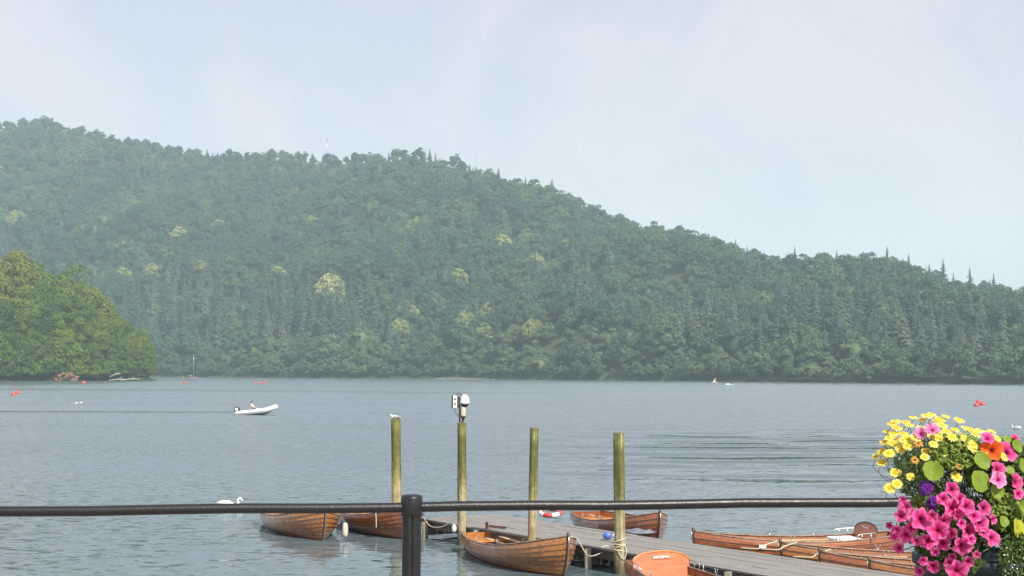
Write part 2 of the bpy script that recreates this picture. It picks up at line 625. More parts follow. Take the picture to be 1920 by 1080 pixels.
def conifer_crown(seed, h, w, base=1.5, tiers=15, mat_=None):
    g = np.random.default_rng(seed)
    V, F = [], []
    for i in range(tiers):
        t = i / (tiers - 1)
        z = base + (h - base) * (t ** 0.92)
        rad = w * (1 - t) ** 0.85 * g.uniform(0.8, 1.1) + 0.12
        nb = int(14 - 7 * t)
        a0 = g.uniform(0, 6.28)
        for k in range(nb):
            a = a0 + 2 * math.pi * k / nb + g.uniform(-0.25, 0.25)
            L = rad * g.uniform(0.55, 1.2)
            zk = z
            z = zk + g.uniform(-0.75, 0.75) * (h - base) / tiers
            wd = L * 0.26 + 0.10
            dx, dy = math.cos(a), math.sin(a)
            drop = L * g.uniform(0.25, 0.5)
            p0 = np.array([dx * 0.05, dy * 0.05, z + 0.25 * L])
            p1 = np.array([dx * L * 0.6 - dy * wd, dy * L * 0.6 + dx * wd, z - drop * 0.35])
            p2 = np.array([dx * L, dy * L, z - drop + 0.15 * L])
            p3 = np.array([dx * L * 0.6 + dy * wd, dy * L * 0.6 - dx * wd, z - drop * 0.45])
            pm = np.array([dx * L * 0.62, dy * L * 0.62, z + 0.12 * L - drop * 0.1])
            z = zk
            o = len(V)
            V += [p0, p1, p2, p3, pm]
            F += [(o, o + 1, o + 4), (o + 1, o + 2, o + 4), (o + 2, o + 3, o + 4), (o + 3, o, o + 4)]
    o = len(V)
    n_ = 7
    for k in range(n_):
        a = 2 * math.pi * k / n_
        V.append(np.array([math.cos(a) * w * 0.45, math.sin(a) * w * 0.45, base + 0.2]))
    V.append(np.array([0, 0, h]))
    F += [(o + k, o + (k + 1) % n_, o + n_) for k in range(n_)]
    return np_mesh('crown', np.array(V), np.array(F), mat_)

hill_broad = []
for i in range(7):
    w = [6.6, 7.6, 5.8, 8.2, 6.8, 6.2, 7.8][i]
    h = [15, 17, 14, 18, 16, 19, 15.5][i]
    hill_broad.append((broad_crown(100 + i, w, h, h * 0.03, 20, 100, 0.58, M['leaf_hill']), trunk_mesh(h * 0.6, 0.28, 40 + i)))
pale_broad = [(broad_crown(150 + i, [6.6, 7.6, 6.0][i], [15, 16, 14][i], 1.0, 60, 70, 0.55, M['leaf_hill'], 'crown', False), trunk_mesh(9, 0.28, 55 + i)) for i in range(3)]
hill_con = []
for i in range(5):
    h = [20, 23, 18, 25, 21][i]
    w = [4.3, 4.7, 4.2, 4.9, 4.0][i]
    hill_con.append((conifer_crown(200 + i, h, w, 1.2, 17, M['needle']), trunk_mesh(h * 0.92, 0.25, 60 + i, 0)))

# ------------------------------------------------------------------ forest layout
pts = []
for xx in np.arange(-800, 520, 9.6):
    for yy in np.arange(400, 1650, 10.4):
        pts.append((xx, yy))
P = np.array(pts)
P = P + rng.uniform(-4.2, 4.2, P.shape)
zz, vv = hill(P[:, 0], P[:, 1])
ysh = np.interp(P[:, 0], SH_X, SH_Y)
off = P[:, 1] - ysh
ang = P[:, 0] / P[:, 1]
keep = (off > 14) & (vv < 1.14) & (ang > -0.47) & (ang < 0.45)
P, zz, vv, off, ang = P[keep], zz[keep], vv[keep], off[keep], ang[keep]
patch = np.array([mnoise.noise(Vector((x * 0.012, y * 0.009, 3.0))) for x, y in P])
patch2 = np.array([mnoise.noise(Vector((x * 0.02, y * 0.015, 9.0))) for x, y in P])
pr = np.full(len(P), 0.05)
pr = np.where(patch > 0.30, 0.35, pr)
pr = np.where((vv > 0.05) & (vv < 0.22) & (P[:, 0] < -55), 0.80, pr)
pr = np.where((vv > 0.045) & (vv < 0.30) & (P[:, 0] > 75), 0.70, pr)
pr = np.where((vv > 0.88) & (P[:, 0] > -200) & (P[:, 0] < 240), 0.50, pr)
pr = np.where(off < 24, 0.0, pr)
is_con = rng.random(len(P)) < pr
keep = is_con | (rng.random(len(P)) < 0.84) | (off < 22)
P, zz, vv, off, is_con, patch2, ang = P[keep], zz[keep], vv[keep], off[keep], is_con[keep], patch2[keep], ang[keep]
n_t = len(P)
scl = np.where(is_con, rng.uniform(0.72, 1.12, n_t), rng.uniform(0.62, 1.12, n_t))
scl = np.where((off < 14) & ~is_con, rng.uniform(0.45, 0.85, n_t), scl)
scl = np.where((vv > 0.86) & is_con, scl * np.where(P[:, 0] > 60, 0.34, 0.46), scl)
scl = np.where((vv > 0.86) & ~is_con, scl * 0.68, scl)
tint = np.clip(0.30 + patch2 * 0.35 + rng.normal(0, 0.12, n_t), 0.02, 0.72)
tint = np.where((off < 30) & ~is_con, tint + 0.16, tint)
pick = rng.random(n_t)
tint = np.where((pick > 0.992) & (vv < 0.8) & ~is_con, rng.uniform(0.78, 0.92, n_t), tint)
tint = np.where(is_con, np.clip(0.42 + rng.normal(0, 0.22, n_t), 0.02, 1), tint)
rot = rng.uniform(0, 6.283, n_t)
front = np.zeros(n_t, dtype=bool)

def hill_tree(x, y, z, s, rz, tint_, kind, idx, label, group, name=None, sz=None):
    crown, trunk = {'c': hill_con, 'b': hill_broad, 'p': pale_broad}[kind][idx]
    t = empty(name or ('conifer_tree' if kind == 'c' else 'broadleaf_tree'), (x, y, z - 0.4), rz)
    t.scale = (s, s, sz or s)
    c = link('crown', crown, t)
    c['tint'] = float(tint_)
    link('trunk', trunk, t)
    return tag(t, label, 'tree', group)

# two rows of smaller trees leaning out over the far waterline
for row, (o0, o1, step, s0_, s1_) in enumerate(((0.5, 3.0, 5.6, 0.36, 0.62), (7.0, 11.0, 7.6, 0.55, 0.85))):
    x = -260.0
    while x < 205:
        ysx = float(np.interp(x, SH_X, SH_Y))
        y = ysx + float(rng.uniform(o0, o1))
        if -0.31 < x / y < 0.385:
            z_, v_ = hill(np.array([x]), np.array([y]))
            tn = float(np.clip(0.46 + rng.normal(0, 0.13), 0.1, 0.74))
            hill_tree(x, y, max(float(z_[0]), 0.2), float(rng.uniform(s0_, s1_)), float(rng.uniform(0, 6.28)), tn, 'b', int(rng.integers(7)),
                      ('small green tree overhanging the waterline of the far shore' if row == 0 else 'green broadleaf tree in the second row above the far waterline'), 'trees along the far lake shore')
        x += step * float(rng.uniform(0.75, 1.25)) * 0.86

# trees of the slope that stand out by their colour: (pixel of the crown, scale, tint, words)
special = [
    (617, 530, 1.25, 1.06, 'round pale cream flowering tree, palest crown halfway up the wooded hillside'),
    (520, 503, 1.05, 0.97, 'yellow green tree just left of the palest crown on the hillside'),
    (335, 428, 1.10, 1.00, 'pale cream wide tree high on the hillside above the island tip'),
    (410, 420, 0.85, 0.96, 'small pale tree beside the wide cream tree high on the hillside'),
    (940, 443, 1.15, 1.02, 'pale cream crown standing alone on the middle of the upper slope'),
    (988, 438, 1.0, 0.84, 'light green round tree beside the lone cream crown on upper slope'),
    (858, 507, 1.10, 0.95, 'pale yellow green broad tree below the lone cream crown'),
    (770, 575, 0.85, 1.02, 'bright yellow tree low on the slope left of the low foreland'),
    (748, 607, 0.75, 0.97, 'small yellow green tree just below the bright yellow tree'),
    (872, 595, 0.85, 0.95, 'yellow green tree above the foreland left side'),
    (915, 580, 0.80, 0.93, 'olive yellow tree at the upper edge of the foreland'),
    (998, 612, 0.85, 0.92, 'lime green tree on the middle of the low foreland'),
    (230, 505, 1.20, 0.93, 'light green rounded tree just above the island crowns'),
    (30, 405, 1.15, 0.94, 'pale green tree above the island at the picture edge'),
    (1435, 560, 0.95, 0.80, 'light green tree among dark conifers on the right slope'),
]
rz_rays = []
for px, py, s, tn, words in special:
    d = ray(px, py)
    d = d / d.y
    ts = np.arange(520, 1600, 1.0)
    zx, v_ = hill(d.x * ts, ts)
    dz = CAM_H + d.z * ts - (zx + 12 * s)
    k = int(np.argmax(dz < 0))
    yy = ts[k]
    hill_tree(d.x * yy, yy, float(zx[k]), s * 1.0, 1.0, tn * 0.97 - 0.02, 'p', (px // 7) % 3, words + '', None, 'pale_tree')
    # clear the wood round it so that it stands free
    dd = (P[:, 0] - d.x * yy) ** 2 + (P[:, 1] - yy) ** 2
    infront = (np.abs(P[:, 0] - d.x * yy) < 5) & (P[:, 1] < yy + 3) & (P[:, 1] > yy - 14)
    rz_rays.append(np.nonzero((dd < 36) | infront)[0])
drop = np.zeros(n_t, dtype=bool)
for a in rz_rays:
    drop[a] = True
# spires that break the ridge line
for px, words in [(935, 'tallest dark conifer spire breaking the ridge right of the summit'), (805, 'thin conifer spire on top of the hill summit'),
                  (735, 'conifer spire on the summit left of the thin one'), (1072, 'tall conifer at the head of the ridge group of spires'),
                  (1055, 'shorter conifer left of the tall ridge spire'), (1095, 'small conifer right of the tall ridge spire')]:
    d = ray(px, 400)
    d = d / d.y
    ts = np.arange(900, 1700, 2.0)
    zx, v_ = hill(d.x * ts, ts)
    k = int(np.argmax((zx - CAM_H) / ts))
    hill_tree(d.x * ts[k], ts[k], float(zx[k]), 0.6, 0.3, 0.25, 'c', px % 5, words, None, 'ridge_conifer', 0.80 if px in (935, 1072) else 0.56)
for px, sc2, words in [(12, 0.9, 'round tree at the left end of the ridge line'), (45, 1.05, 'tall round tree second from the left end of the ridge'),
                       (85, 1.2, 'broad tree third from the left end of the ridge'), (145, 0.7, 'small pointed tree left of the bare ridge grass'),
                       (190, 0.85, 'low tree right of the bare ridge grass'), (240, 1.15, 'tall leaning tree alone on the left ridge'),
                       (280, 1.05, 'broad tree right of the leaning ridge tree'), (445, 0.9, 'round tree on the dip of the left ridge')]:
    d = ray(px, 260)
    d = d / d.y
    ts = np.arange(1200, 1700, 2.0)
    zx, v_ = hill(d.x * ts, ts)
    k = int(np.argmax((zx - CAM_H) / ts))
    hill_tree(d.x * ts[k], ts[k], float(zx[k]) - 1.5, sc2 * 0.74, px * 0.1, 0.22, 'b', px % 7, words, None, 'ridge_tree')

rest = ~front & ~drop
def wood(name, sel, protos, label):
    """one wood of trees, instanced over its points"""
    pc = bpy.data.collections.new(name + '_kinds')
    for k, (c, t) in enumerate(protos):
        o = bpy.data.objects.new('%s_%02d' % (name, k), c)
        pc.objects.link(o)
    me = bpy.data.meshes.new(name)
    idx = np.nonzero(sel)[0]
    me.vertices.add(len(idx))
    me.vertices.foreach_set('co', np.stack([P[idx, 0], P[idx, 1], zz[idx] - 0.4], -1).astype(np.float32).ravel())
    for nm, arr in (('tint', tint), ('scl', scl), ('rot', rot)):
        at = me.attributes.new(nm, 'FLOAT', 'POINT')
        at.data.foreach_set('value', arr[idx].astype(np.float32))
    at = me.attributes.new('kind_index', 'INT', 'POINT')
    at.data.foreach_set('value', rng.integers(len(protos), size=len(idx)).astype(np.int32))
    o = link(name, me)
    o['kind'] = 'stuff'
    o['label'] = label
    o['category'] = 'woodland'
    ng = bpy.data.node_groups.new(name, 'GeometryNodeTree')
    ng.interface.new_socket('Geometry', in_out='INPUT', socket_type='NodeSocketGeometry')
    ng.interface.new_socket('Geometry', in_out='OUTPUT', socket_type='NodeSocketGeometry')
    N, L = ng.nodes, ng.links
    gi, go = N.new('NodeGroupInput'), N.new('NodeGroupOutput')
    ip = N.new('GeometryNodeInstanceOnPoints')
    ci = N.new('GeometryNodeCollectionInfo')
    ci.inputs['Collection'].default_value = pc
    ci.inputs['Separate Children'].default_value = True
    ci.inputs['Reset Children'].default_value = True

    def attr(nm, ty):
        a = N.new('GeometryNodeInputNamedAttribute')
        a.data_type = ty
        a.inputs['Name'].default_value = nm
        return a.outputs[0]
    cx = N.new('ShaderNodeCombineXYZ')
    L.new(attr('rot', 'FLOAT'), cx.inputs[2])
    L.new(gi.outputs[0], ip.inputs['Points'])
    L.new(ci.outputs[0], ip.inputs['Instance'])
    ip.inputs['Pick Instance'].default_value = True
    L.new(attr('kind_index', 'INT'), ip.inputs['Instance Index'])
    L.new(cx.outputs[0], ip.inputs['Rotation'])
    L.new(attr('scl', 'FLOAT'), ip.inputs['Scale'])
    L.new(ip.outputs[0], go.inputs[0])
    md = o.modifiers.new('wood', 'NODES')
    md.node_group = ng
    return o

wood('broadleaf_woodland', rest & ~is_con, hill_broad, 'dense green broadleaf woodland covering the hillside beyond the lake')
wood('conifer_woodland', rest & is_con, hill_con, 'dark conifer woodland in bands on the hillside beyond the lake')

# ------------------------------------------------------------------ wooded island on the left
def isl(x, y):
    """height of the island ground"""
    u = (x + 264) / 124.0
    w = (y - 545) / 68.0
    q = np.sqrt(u * u + w * w)
    return 21.0 * np.clip(1 - q ** 1.7, -0.15, 1)

ga = np.linspace(0, 2 * math.pi, 65)[:-1]
gq = np.array([0.02, 0.2, 0.4, 0.6, 0.8, 0.92, 1.0, 1.06])
V, F = [], []
for q in gq:
    for a in ga:
        wob = 1 + 0.03 * math.sin(5 * a) + 0.02 * math.sin(11 * a + 1)
        x, y = -264 + 124 * q * wob * math.cos(a), 545 + 68 * q * wob * math.sin(a)
        V.append((x, y, 21.0 * max(1 - q ** 1.7, -0.07) + 0.25 * (q < 1)))
n_ = len(ga)
for i in range(len(gq) - 1):
    for k in range(n_):
        F.append((i * n_ + k, i * n_ + (k + 1) % n_, (i + 1) * n_ + (k + 1) % n_, (i + 1) * n_ + k))
io = link('island', np_mesh('island', V, F, M['forest_floor'], True))
io['kind'] = 'structure'

isl_protos = []
for i in range(5):
    w = [9.5, 8.5, 10.5, 8.0, 9.0][i]
    h = [29, 27, 28, 25, 30][i]
    isl_protos.append((broad_crown(300 + i, w, h, 0.5, 42, 300, 0.42, M['leaf_island']), trunk_mesh(h * 0.7, 0.45, 80 + i, 6, 3.5)))
bush_proto = (broad_crown(350, 4.2, 6.5, 0.0, 40, 70, 0.32, M['leaf_island']), trunk_mesh(3.0, 0.15, 99, 5, 1.2))

def isl_tree(x, y, s, tn, idx, label, name='island_tree', sz=None, proto=None):
    crown, trunk = proto or isl_protos[idx]
    t = empty(name, (x, y, float(isl(x, y)) - 0.2), random.uniform(0, 6.28))
    t.scale = (s, s, sz or s)
    c = link('crown', crown, t)
    c['tint'] = tn
    link('trunk', trunk, t)
    return tag(t, label, 'tree' if proto is None else 'shrub', 'trees of the wooded island')

OUT_X = [-200, -60, 0, 50, 100, 150, 180, 220, 260, 285, 293, 300]
OUT_Y = [425, 440, 452, 466, 484, 508, 536, 580, 604, 638, 690, 716]
def isl_in(x, y):
    return ((x + 264) / 124.0) ** 2 + ((y - 545) / 68.0) ** 2
gi_ = random.Random(5)
H0 = [29, 27, 28, 25, 30]
W0 = [9.5, 8.5, 10.5, 8.0, 9.0]
ROWS = {4: (0.40, 'leafy tree in the front row on the water edge of the wooded island'), 11: (0.60, 'rounded tree in the second row of the wooded island'),
        21: (0.80, 'tall tree in the middle of the wooded island'), 33: (0.94, 'olive crowned tree on the upper part of the wooded island'), 47: (1.0, 'crown on the skyline of the wooded island')}
for row, (frac, words) in ROWS.items():
    x = -128.0
    while x > -262:
        y = 545 - 68 * math.sqrt(max(0.0, 1 - min(1.0, ((x + 264) / 124.0) ** 2))) + row + gi_.uniform(-2, 2)
        idx = gi_.randrange(5)
        px = 960 + x / y * FPX
        top = CAM_H + (692.5 - np.interp(px, OUT_X, OUT_Y)) * y / FPX
        g0 = float(isl(x, y))
        hh = (top * frac - g0) * gi_.uniform(0.90, 1.03)
        sz = hh / H0[idx]
        s = min(max(sz * 0.86, 0.38), 1.3)
        if isl_in(x, min(y, 545)) < 1.02 and hh > 4 and 960 + (x + W0[idx] * s * 0.8) / y * FPX < 296:
            tn = gi_.choice([0.25, 0.38, 0.45, 0.52, 0.62, 0.2]) if row < 15 else gi_.choice([0.45, 0.55, 0.68, 0.80, 0.35, 0.62])
            isl_tree(x, y, s, tn, idx, words, 'island_tree', sz)
            x -= 8.0 * max(s, 0.5) * gi_.uniform(0.85, 1.15)
        else:
            x -= 2.0
isl_tree(-178.5, 520, 0.5, 0.3, 4, 'dark tree poking highest above the wooded island', 'island_tree', 0.98)
x = -142.0
while x > -245:
    fy = 545 - 68 * math.sqrt(max(0.02, 1 - ((x + 264) / 124.0) ** 2)) + 1.0
    isl_tree(x, fy, gi_.uniform(0.75, 1.25), gi_.choice([0.2, 0.4, 0.5, 0.62]), 0, 'low green shrub overhanging the water along the island shore', 'island_shrub', None, bush_proto)
    if -158 > x:
        isl_tree(x, fy + 5.0, gi_.uniform(1.4, 1.9), gi_.choice([0.2, 0.35, 0.5, 0.58]), 0, 'tall rounded shrub behind the waterline shrubs of the island', 'island_shrub', gi_.uniform(1.6, 2.3), bush_proto)
    x -= gi_.uniform(2.8, 4.6)

# ------------------------------------------------------------------ object materials
M['deck'] = mat('deck_wood', (0.27, 0.26, 0.245), (0.145, 0.138, 0.13), 0.85, 2.5, (0.5, 9, 9), bump=0.004, lo=0.3, hi=0.7)
M['deck_dark'] = mat('jetty_beam_wood', (0.16, 0.14, 0.11), (0.07, 0.06, 0.05), 0.85, 3, (1, 1, 1), bump=0.004)
M['pile'] = mat('pile_wood', (0.34, 0.31, 0.23), (0.14, 0.13, 0.09), 0.85, 3, (6, 6, 1), bump=0.004)
M['black_paint'] = mat('black_gloss_paint', (0.005, 0.005, 0.006), (0.013, 0.013, 0.014), 0.38, 30, spec=0.45, bump=0.0022, bscale=70, lo=0.45, hi=0.75, rvar=0.14)
M['gun'] = mat('gunwale_wood', (0.30, 0.22, 0.16), (0.14, 0.08, 0.05), 0.5, 5, (1, 4, 4))
M['stem'] = mat('stem_wood', (0.10, 0.045, 0.02), (0.05, 0.025, 0.015), 0.4, 6)
M['inside'] = mat('varnished_inside', (0.54, 0.22, 0.05), (0.38, 0.135, 0.028), 0.35, 3, (1, 7, 7), coat=0.3)
M['inside_dark'] = mat('varnished_ribs', (0.36, 0.14, 0.035), (0.24, 0.09, 0.02), 0.4, 5, (1, 5, 5))
M['rope'] = mat('rope', (0.62, 0.57, 0.44), (0.42, 0.38, 0.28), 0.9, 60, bump=0.003)
M['white'] = mat('white_plastic', (0.80, 0.80, 0.78), (0.68, 0.68, 0.66), 0.4, 5)
M['cream'] = mat('cream_paint', (0.62, 0.55, 0.44), (0.5, 0.44, 0.35), 0.6, 8)
M['black'] = mat('black_plastic', (0.02, 0.02, 0.022), None, 0.4, 8)
M['metal'] = mat('galvanised_metal', (0.55, 0.56, 0.57), (0.40, 0.41, 0.42), 0.35, 10, metal=0.8)
M['red'] = mat('red_plastic', (0.62, 0.06, 0.045), (0.50, 0.045, 0.035), 0.45, 5)
M['buoy'] = mat('faded_red_buoy', (0.60, 0.075, 0.05), (0.46, 0.06, 0.05), 0.45, 3)
M['blue'] = mat('blue_plastic', (0.10, 0.17, 0.60), None, 0.4, 5)
M['rubber'] = mat('white_rubber', (0.78, 0.78, 0.76), (0.70, 0.70, 0.69), 0.45, 2)
M['grey_sheet'] = mat('grey_sheeting', (0.20, 0.225, 0.27), (0.11, 0.12, 0.145), 0.55, 6, bump=0.02, bscale=9)
M['stone'] = mat('quay_stone', (0.36, 0.34, 0.31), (0.22, 0.21, 0.19), 0.9, 2, bump=0.01)
M['feather'] = mat('white_feathers', (0.82, 0.82, 0.80), (0.74, 0.74, 0.72), 0.7, 20)
M['feather_grey'] = mat('grey_feathers', (0.36, 0.38, 0.41), None, 0.7, 20)
M['bill'] = mat('orange_bill', (0.70, 0.22, 0.03), None, 0.5, 20)
M['skin'] = mat('skin', (0.55, 0.33, 0.24), None, 0.6, 20)
M['shirt'] = mat('pale_pink_shirt', (0.72, 0.60, 0.62), (0.62, 0.52, 0.55), 0.85, 8)
M['trouser'] = mat('dark_trousers', (0.03, 0.032, 0.04), None, 0.85, 8)

def hull_mat(name, c1, c2, c3, bottom):
    """varnished planks, each plank its own shade, red-brown boot below the waterline"""
    m, n, l, p = new_mat(name)
    t = n.new('ShaderNodeTexCoord')
    oi = n.new('ShaderNodeObjectInfo')
    mpn = n.new('ShaderNodeMapping')
    mpn.inputs['Scale'].default_value = (0.9, 9, 9)
    l.new(t.outputs['Object'], mpn.inputs['Vector'])
    ad = n.new('ShaderNodeVectorMath')
    mu = n.new('ShaderNodeMath')
    mu.operation = 'MULTIPLY'
    mu.inputs[1].default_value = 50
    l.new(oi.outputs['Random'], mu.inputs[0])
    l.new(mpn.outputs[0], ad.inputs[0])
    l.new(mu.outputs[0], ad.inputs[1])
    z = n.new('ShaderNodeTexNoise')
    z.inputs['Scale'].default_value = 2.2
    z.inputs['Detail'].default_value = 8
    z.inputs['Roughness'].default_value = 0.65
    l.new(ad.outputs[0], z.inputs['Vector'])
    sh = n.new('ShaderNodeMath')
    sh.operation = 'MULTIPLY_ADD'
    sh.inputs[1].default_value = 0.22
    l.new(oi.outputs['Random'], sh.inputs[0])
    l.new(z.outputs['Fac'], sh.inputs[2])
    r_ = n.new('ShaderNodeValToRGB')
    e = r_.color_ramp.elements
    e[0].position, e[0].color = 0.38, (*c3, 1)
    e[1].position, e[1].color = 0.85, (*c1, 1)
    k = e.new(0.6)
    k.color = (*c2, 1)
    l.new(sh.outputs[0], r_.inputs['Fac'])
    sp = n.new('ShaderNodeSeparateXYZ')
    l.new(t.outputs['Object'], sp.inputs[0])
    lt = n.new('ShaderNodeMath')
    lt.operation = 'LESS_THAN'
    lt.inputs[1].default_value = 0.035
    l.new(sp.outputs['Z'], lt.inputs[0])
    mx_ = n.new('ShaderNodeMix')
    mx_.data_type = 'RGBA'
    l.new(lt.outputs[0], mx_.inputs['Factor'])
    l.new(r_.outputs['Color'], mx_.inputs[6])
    mx_.inputs[7].default_value = (*bottom, 1)
    l.new(mx_.outputs[2], p.inputs['Base Color'])
    p.inputs['Roughness'].default_value = 0.34
    p.inputs['Coat Weight'].default_value = 0.8
    p.inputs['Coat Roughness'].default_value = 0.07
    b = n.new('ShaderNodeBump')
    b.inputs['Strength'].default_value = 0.4
    b.inputs['Distance'].default_value = 0.006
    l.new(z.outputs['Fac'], b.inputs['Height'])
    l.new(b.outputs['Normal'], p.inputs['Normal'])
    return m

HULL_A = hull_mat('hull_honey', (0.52, 0.215, 0.050), (0.32, 0.115, 0.028), (0.12, 0.044, 0.015), (0.20, 0.018, 0.012))
HULL_B = hull_mat('hull_russet', (0.38, 0.125, 0.038), (0.24, 0.070, 0.022), (0.11, 0.033, 0.013), (0.09, 0.02, 0.012))

# ------------------------------------------------------------------ quay under the camera
q = MB().box((0, -1.55, 1.25), (60, 18.9, 2.5)).build('promenade', M['stone'])
q['kind'] = 'structure'

# railing: one long rail through cast posts
RA, RB = Vector((-2.35, 6.55, 3.55)), Vector((2.56, 7.29, 3.55))
rd = (RB - RA).normalized()
rail = empty('railing', (RA + RB) / 2 - Vector((0, 0, 1.05)))
tag(rail, 'black painted iron railing with a round top rail along the promenade', 'railing')
def ploc(o, parent):
    o.location = -Vector(parent.location)
    return o
rp = []
for i in range(41):
    p = RA + rd * (-4.5 + i * 0.35)
    rp.append(p + Vector((0, 0, 0.003 * math.sin(i * 1.7))))
ploc(MB().sweep(rp, 0.0240, 16).build('top_rail', M['black_paint'], rail), rail)
pc_ = gd(772, 950, 6.83)
p_t = (pc_ - RA).dot(rd)
for k in (-1, 0, 1):
    c = RA + rd * (p_t + k * 2.68)
    rotm = Matrix.Translation((c.x, c.y, 0)) @ Matrix.Rotation(math.atan2(rd.y, rd.x), 4, 'Z')
    b = MB()
    w = 0.0435
    oc = [(-w, -0.018), (-0.020, -w), (-0.004, -w), (-0.004, -w + 0.008), (0.004, -w + 0.008), (0.004, -w), (0.020, -w), (w, -0.018), (w, 0.018), (0.02, w), (-0.02, w), (-w, 0.018)]
    vs_ = [rotm @ Vector((x, y, z)) for z in (2.5, 3.53) for x, y in oc]
    n12 = len(oc)
    b.add(vs_, [(i, (i + 1) % n12, n12 + (i + 1) % n12, n12 + i) for i in range(n12)] + [tuple(range(n12, 2 * n12))])
    po = ploc(b.build('post', M['black_paint'], rail), rail)
    cap = MB().lathe([(0.040, -0.060), (0.050, -0.050), (0.052, -0.02), (0.052, 0.035), (0.047, 0.046), (0.03, 0.05)], 20, (0, 0, 3.56), rotm).build('post_cap', M['black_paint'], po)
    ft = MB().lathe([(0.09, 0), (0.09, 0.02), (0.06, 0.05), (0.045, 0.07)], 20, (0, 0, 2.5), rotm).build('foot_flange', M['black_paint'], po)

# ------------------------------------------------------------------ jetty
ZD = 0.45
jA, jB = gz(1087, 1022, ZD), gz(1440, 1080, ZD)
ju = (jB - jA).normalized()
jn = Vector((-ju.y, ju.x, 0))
if jn.x < 0:
    jn = -jn
JW = 2.25
s0 = (gz(788, 973, ZD) - jA).dot(ju)
jetty = empty('jetty', (jA.x, jA.y, 0), math.atan2(ju.y, ju.x))
tag(jetty, 'weathered grey timber jetty running out between the rowing boats', 'jetty')
jside = 1 if Matrix.Rotation(math.atan2(ju.y, ju.x), 3, 'Z') @ Vector((0, 1, 0)) @ jn > 0 else -1
# local frame: x along the jetty towards the quay, y*jside away from the camera
g = random.Random(3)
NB = 10
bw = JW / NB
for r in range(NB):
    x = s0 + g.uniform(-0.04, 0.03)
    first = g.uniform(1.6, 3.8)
    while x < s0 + 27:
        L = first if first else g.uniform(3.4, 4.2)
        first = 0
        b = MB().box((0, 0, 0), (L - 0.012, bw - 0.016, 0.045))
        o = b.build('deck_plank', M['deck'], jetty, None, 0.006)
        o.location = (x + L / 2, jside * (r + 0.5) * bw, ZD - 0.0225 + g.uniform(-0.006, 0.006))
        o.rotation_euler = (g.uniform(-0.012, 0.012), g.uniform(-0.002, 0.002), g.uniform(-0.002, 0.002))
        x += L
for y_ in (0.10, JW / 2, JW - 0.10):
    MB().bar((s0 + 0.05, jside * y_, ZD - 0.14), (s0 + 27, jside * y_, ZD - 0.14), 0.09, 0.17).build('stringer', M['deck_dark'], jetty)
x = s0 + 0.35
k = 0
while x < s0 + 27:
    MB().bar((x, -jside * 0.02, ZD - 0.30), (x, jside * (JW + 0.02), ZD - 0.30), 0.12, 0.14).build('cross_beam', M['deck_dark'], jetty)
    for y_ in (0.02, JW - 0.06):
        yy = jside * (y_ - (0.10 if y_ < 1 else -0.10))
        MB().sweep([(x, yy, -1.6), (x + 0.01, yy, -0.3), (x, yy, ZD - 0.03)], [0.085, 0.08, 0.075], 10).build('pile', M['pile'], jetty)
    x += 1.95 if k % 2 else 2.3
    k += 1

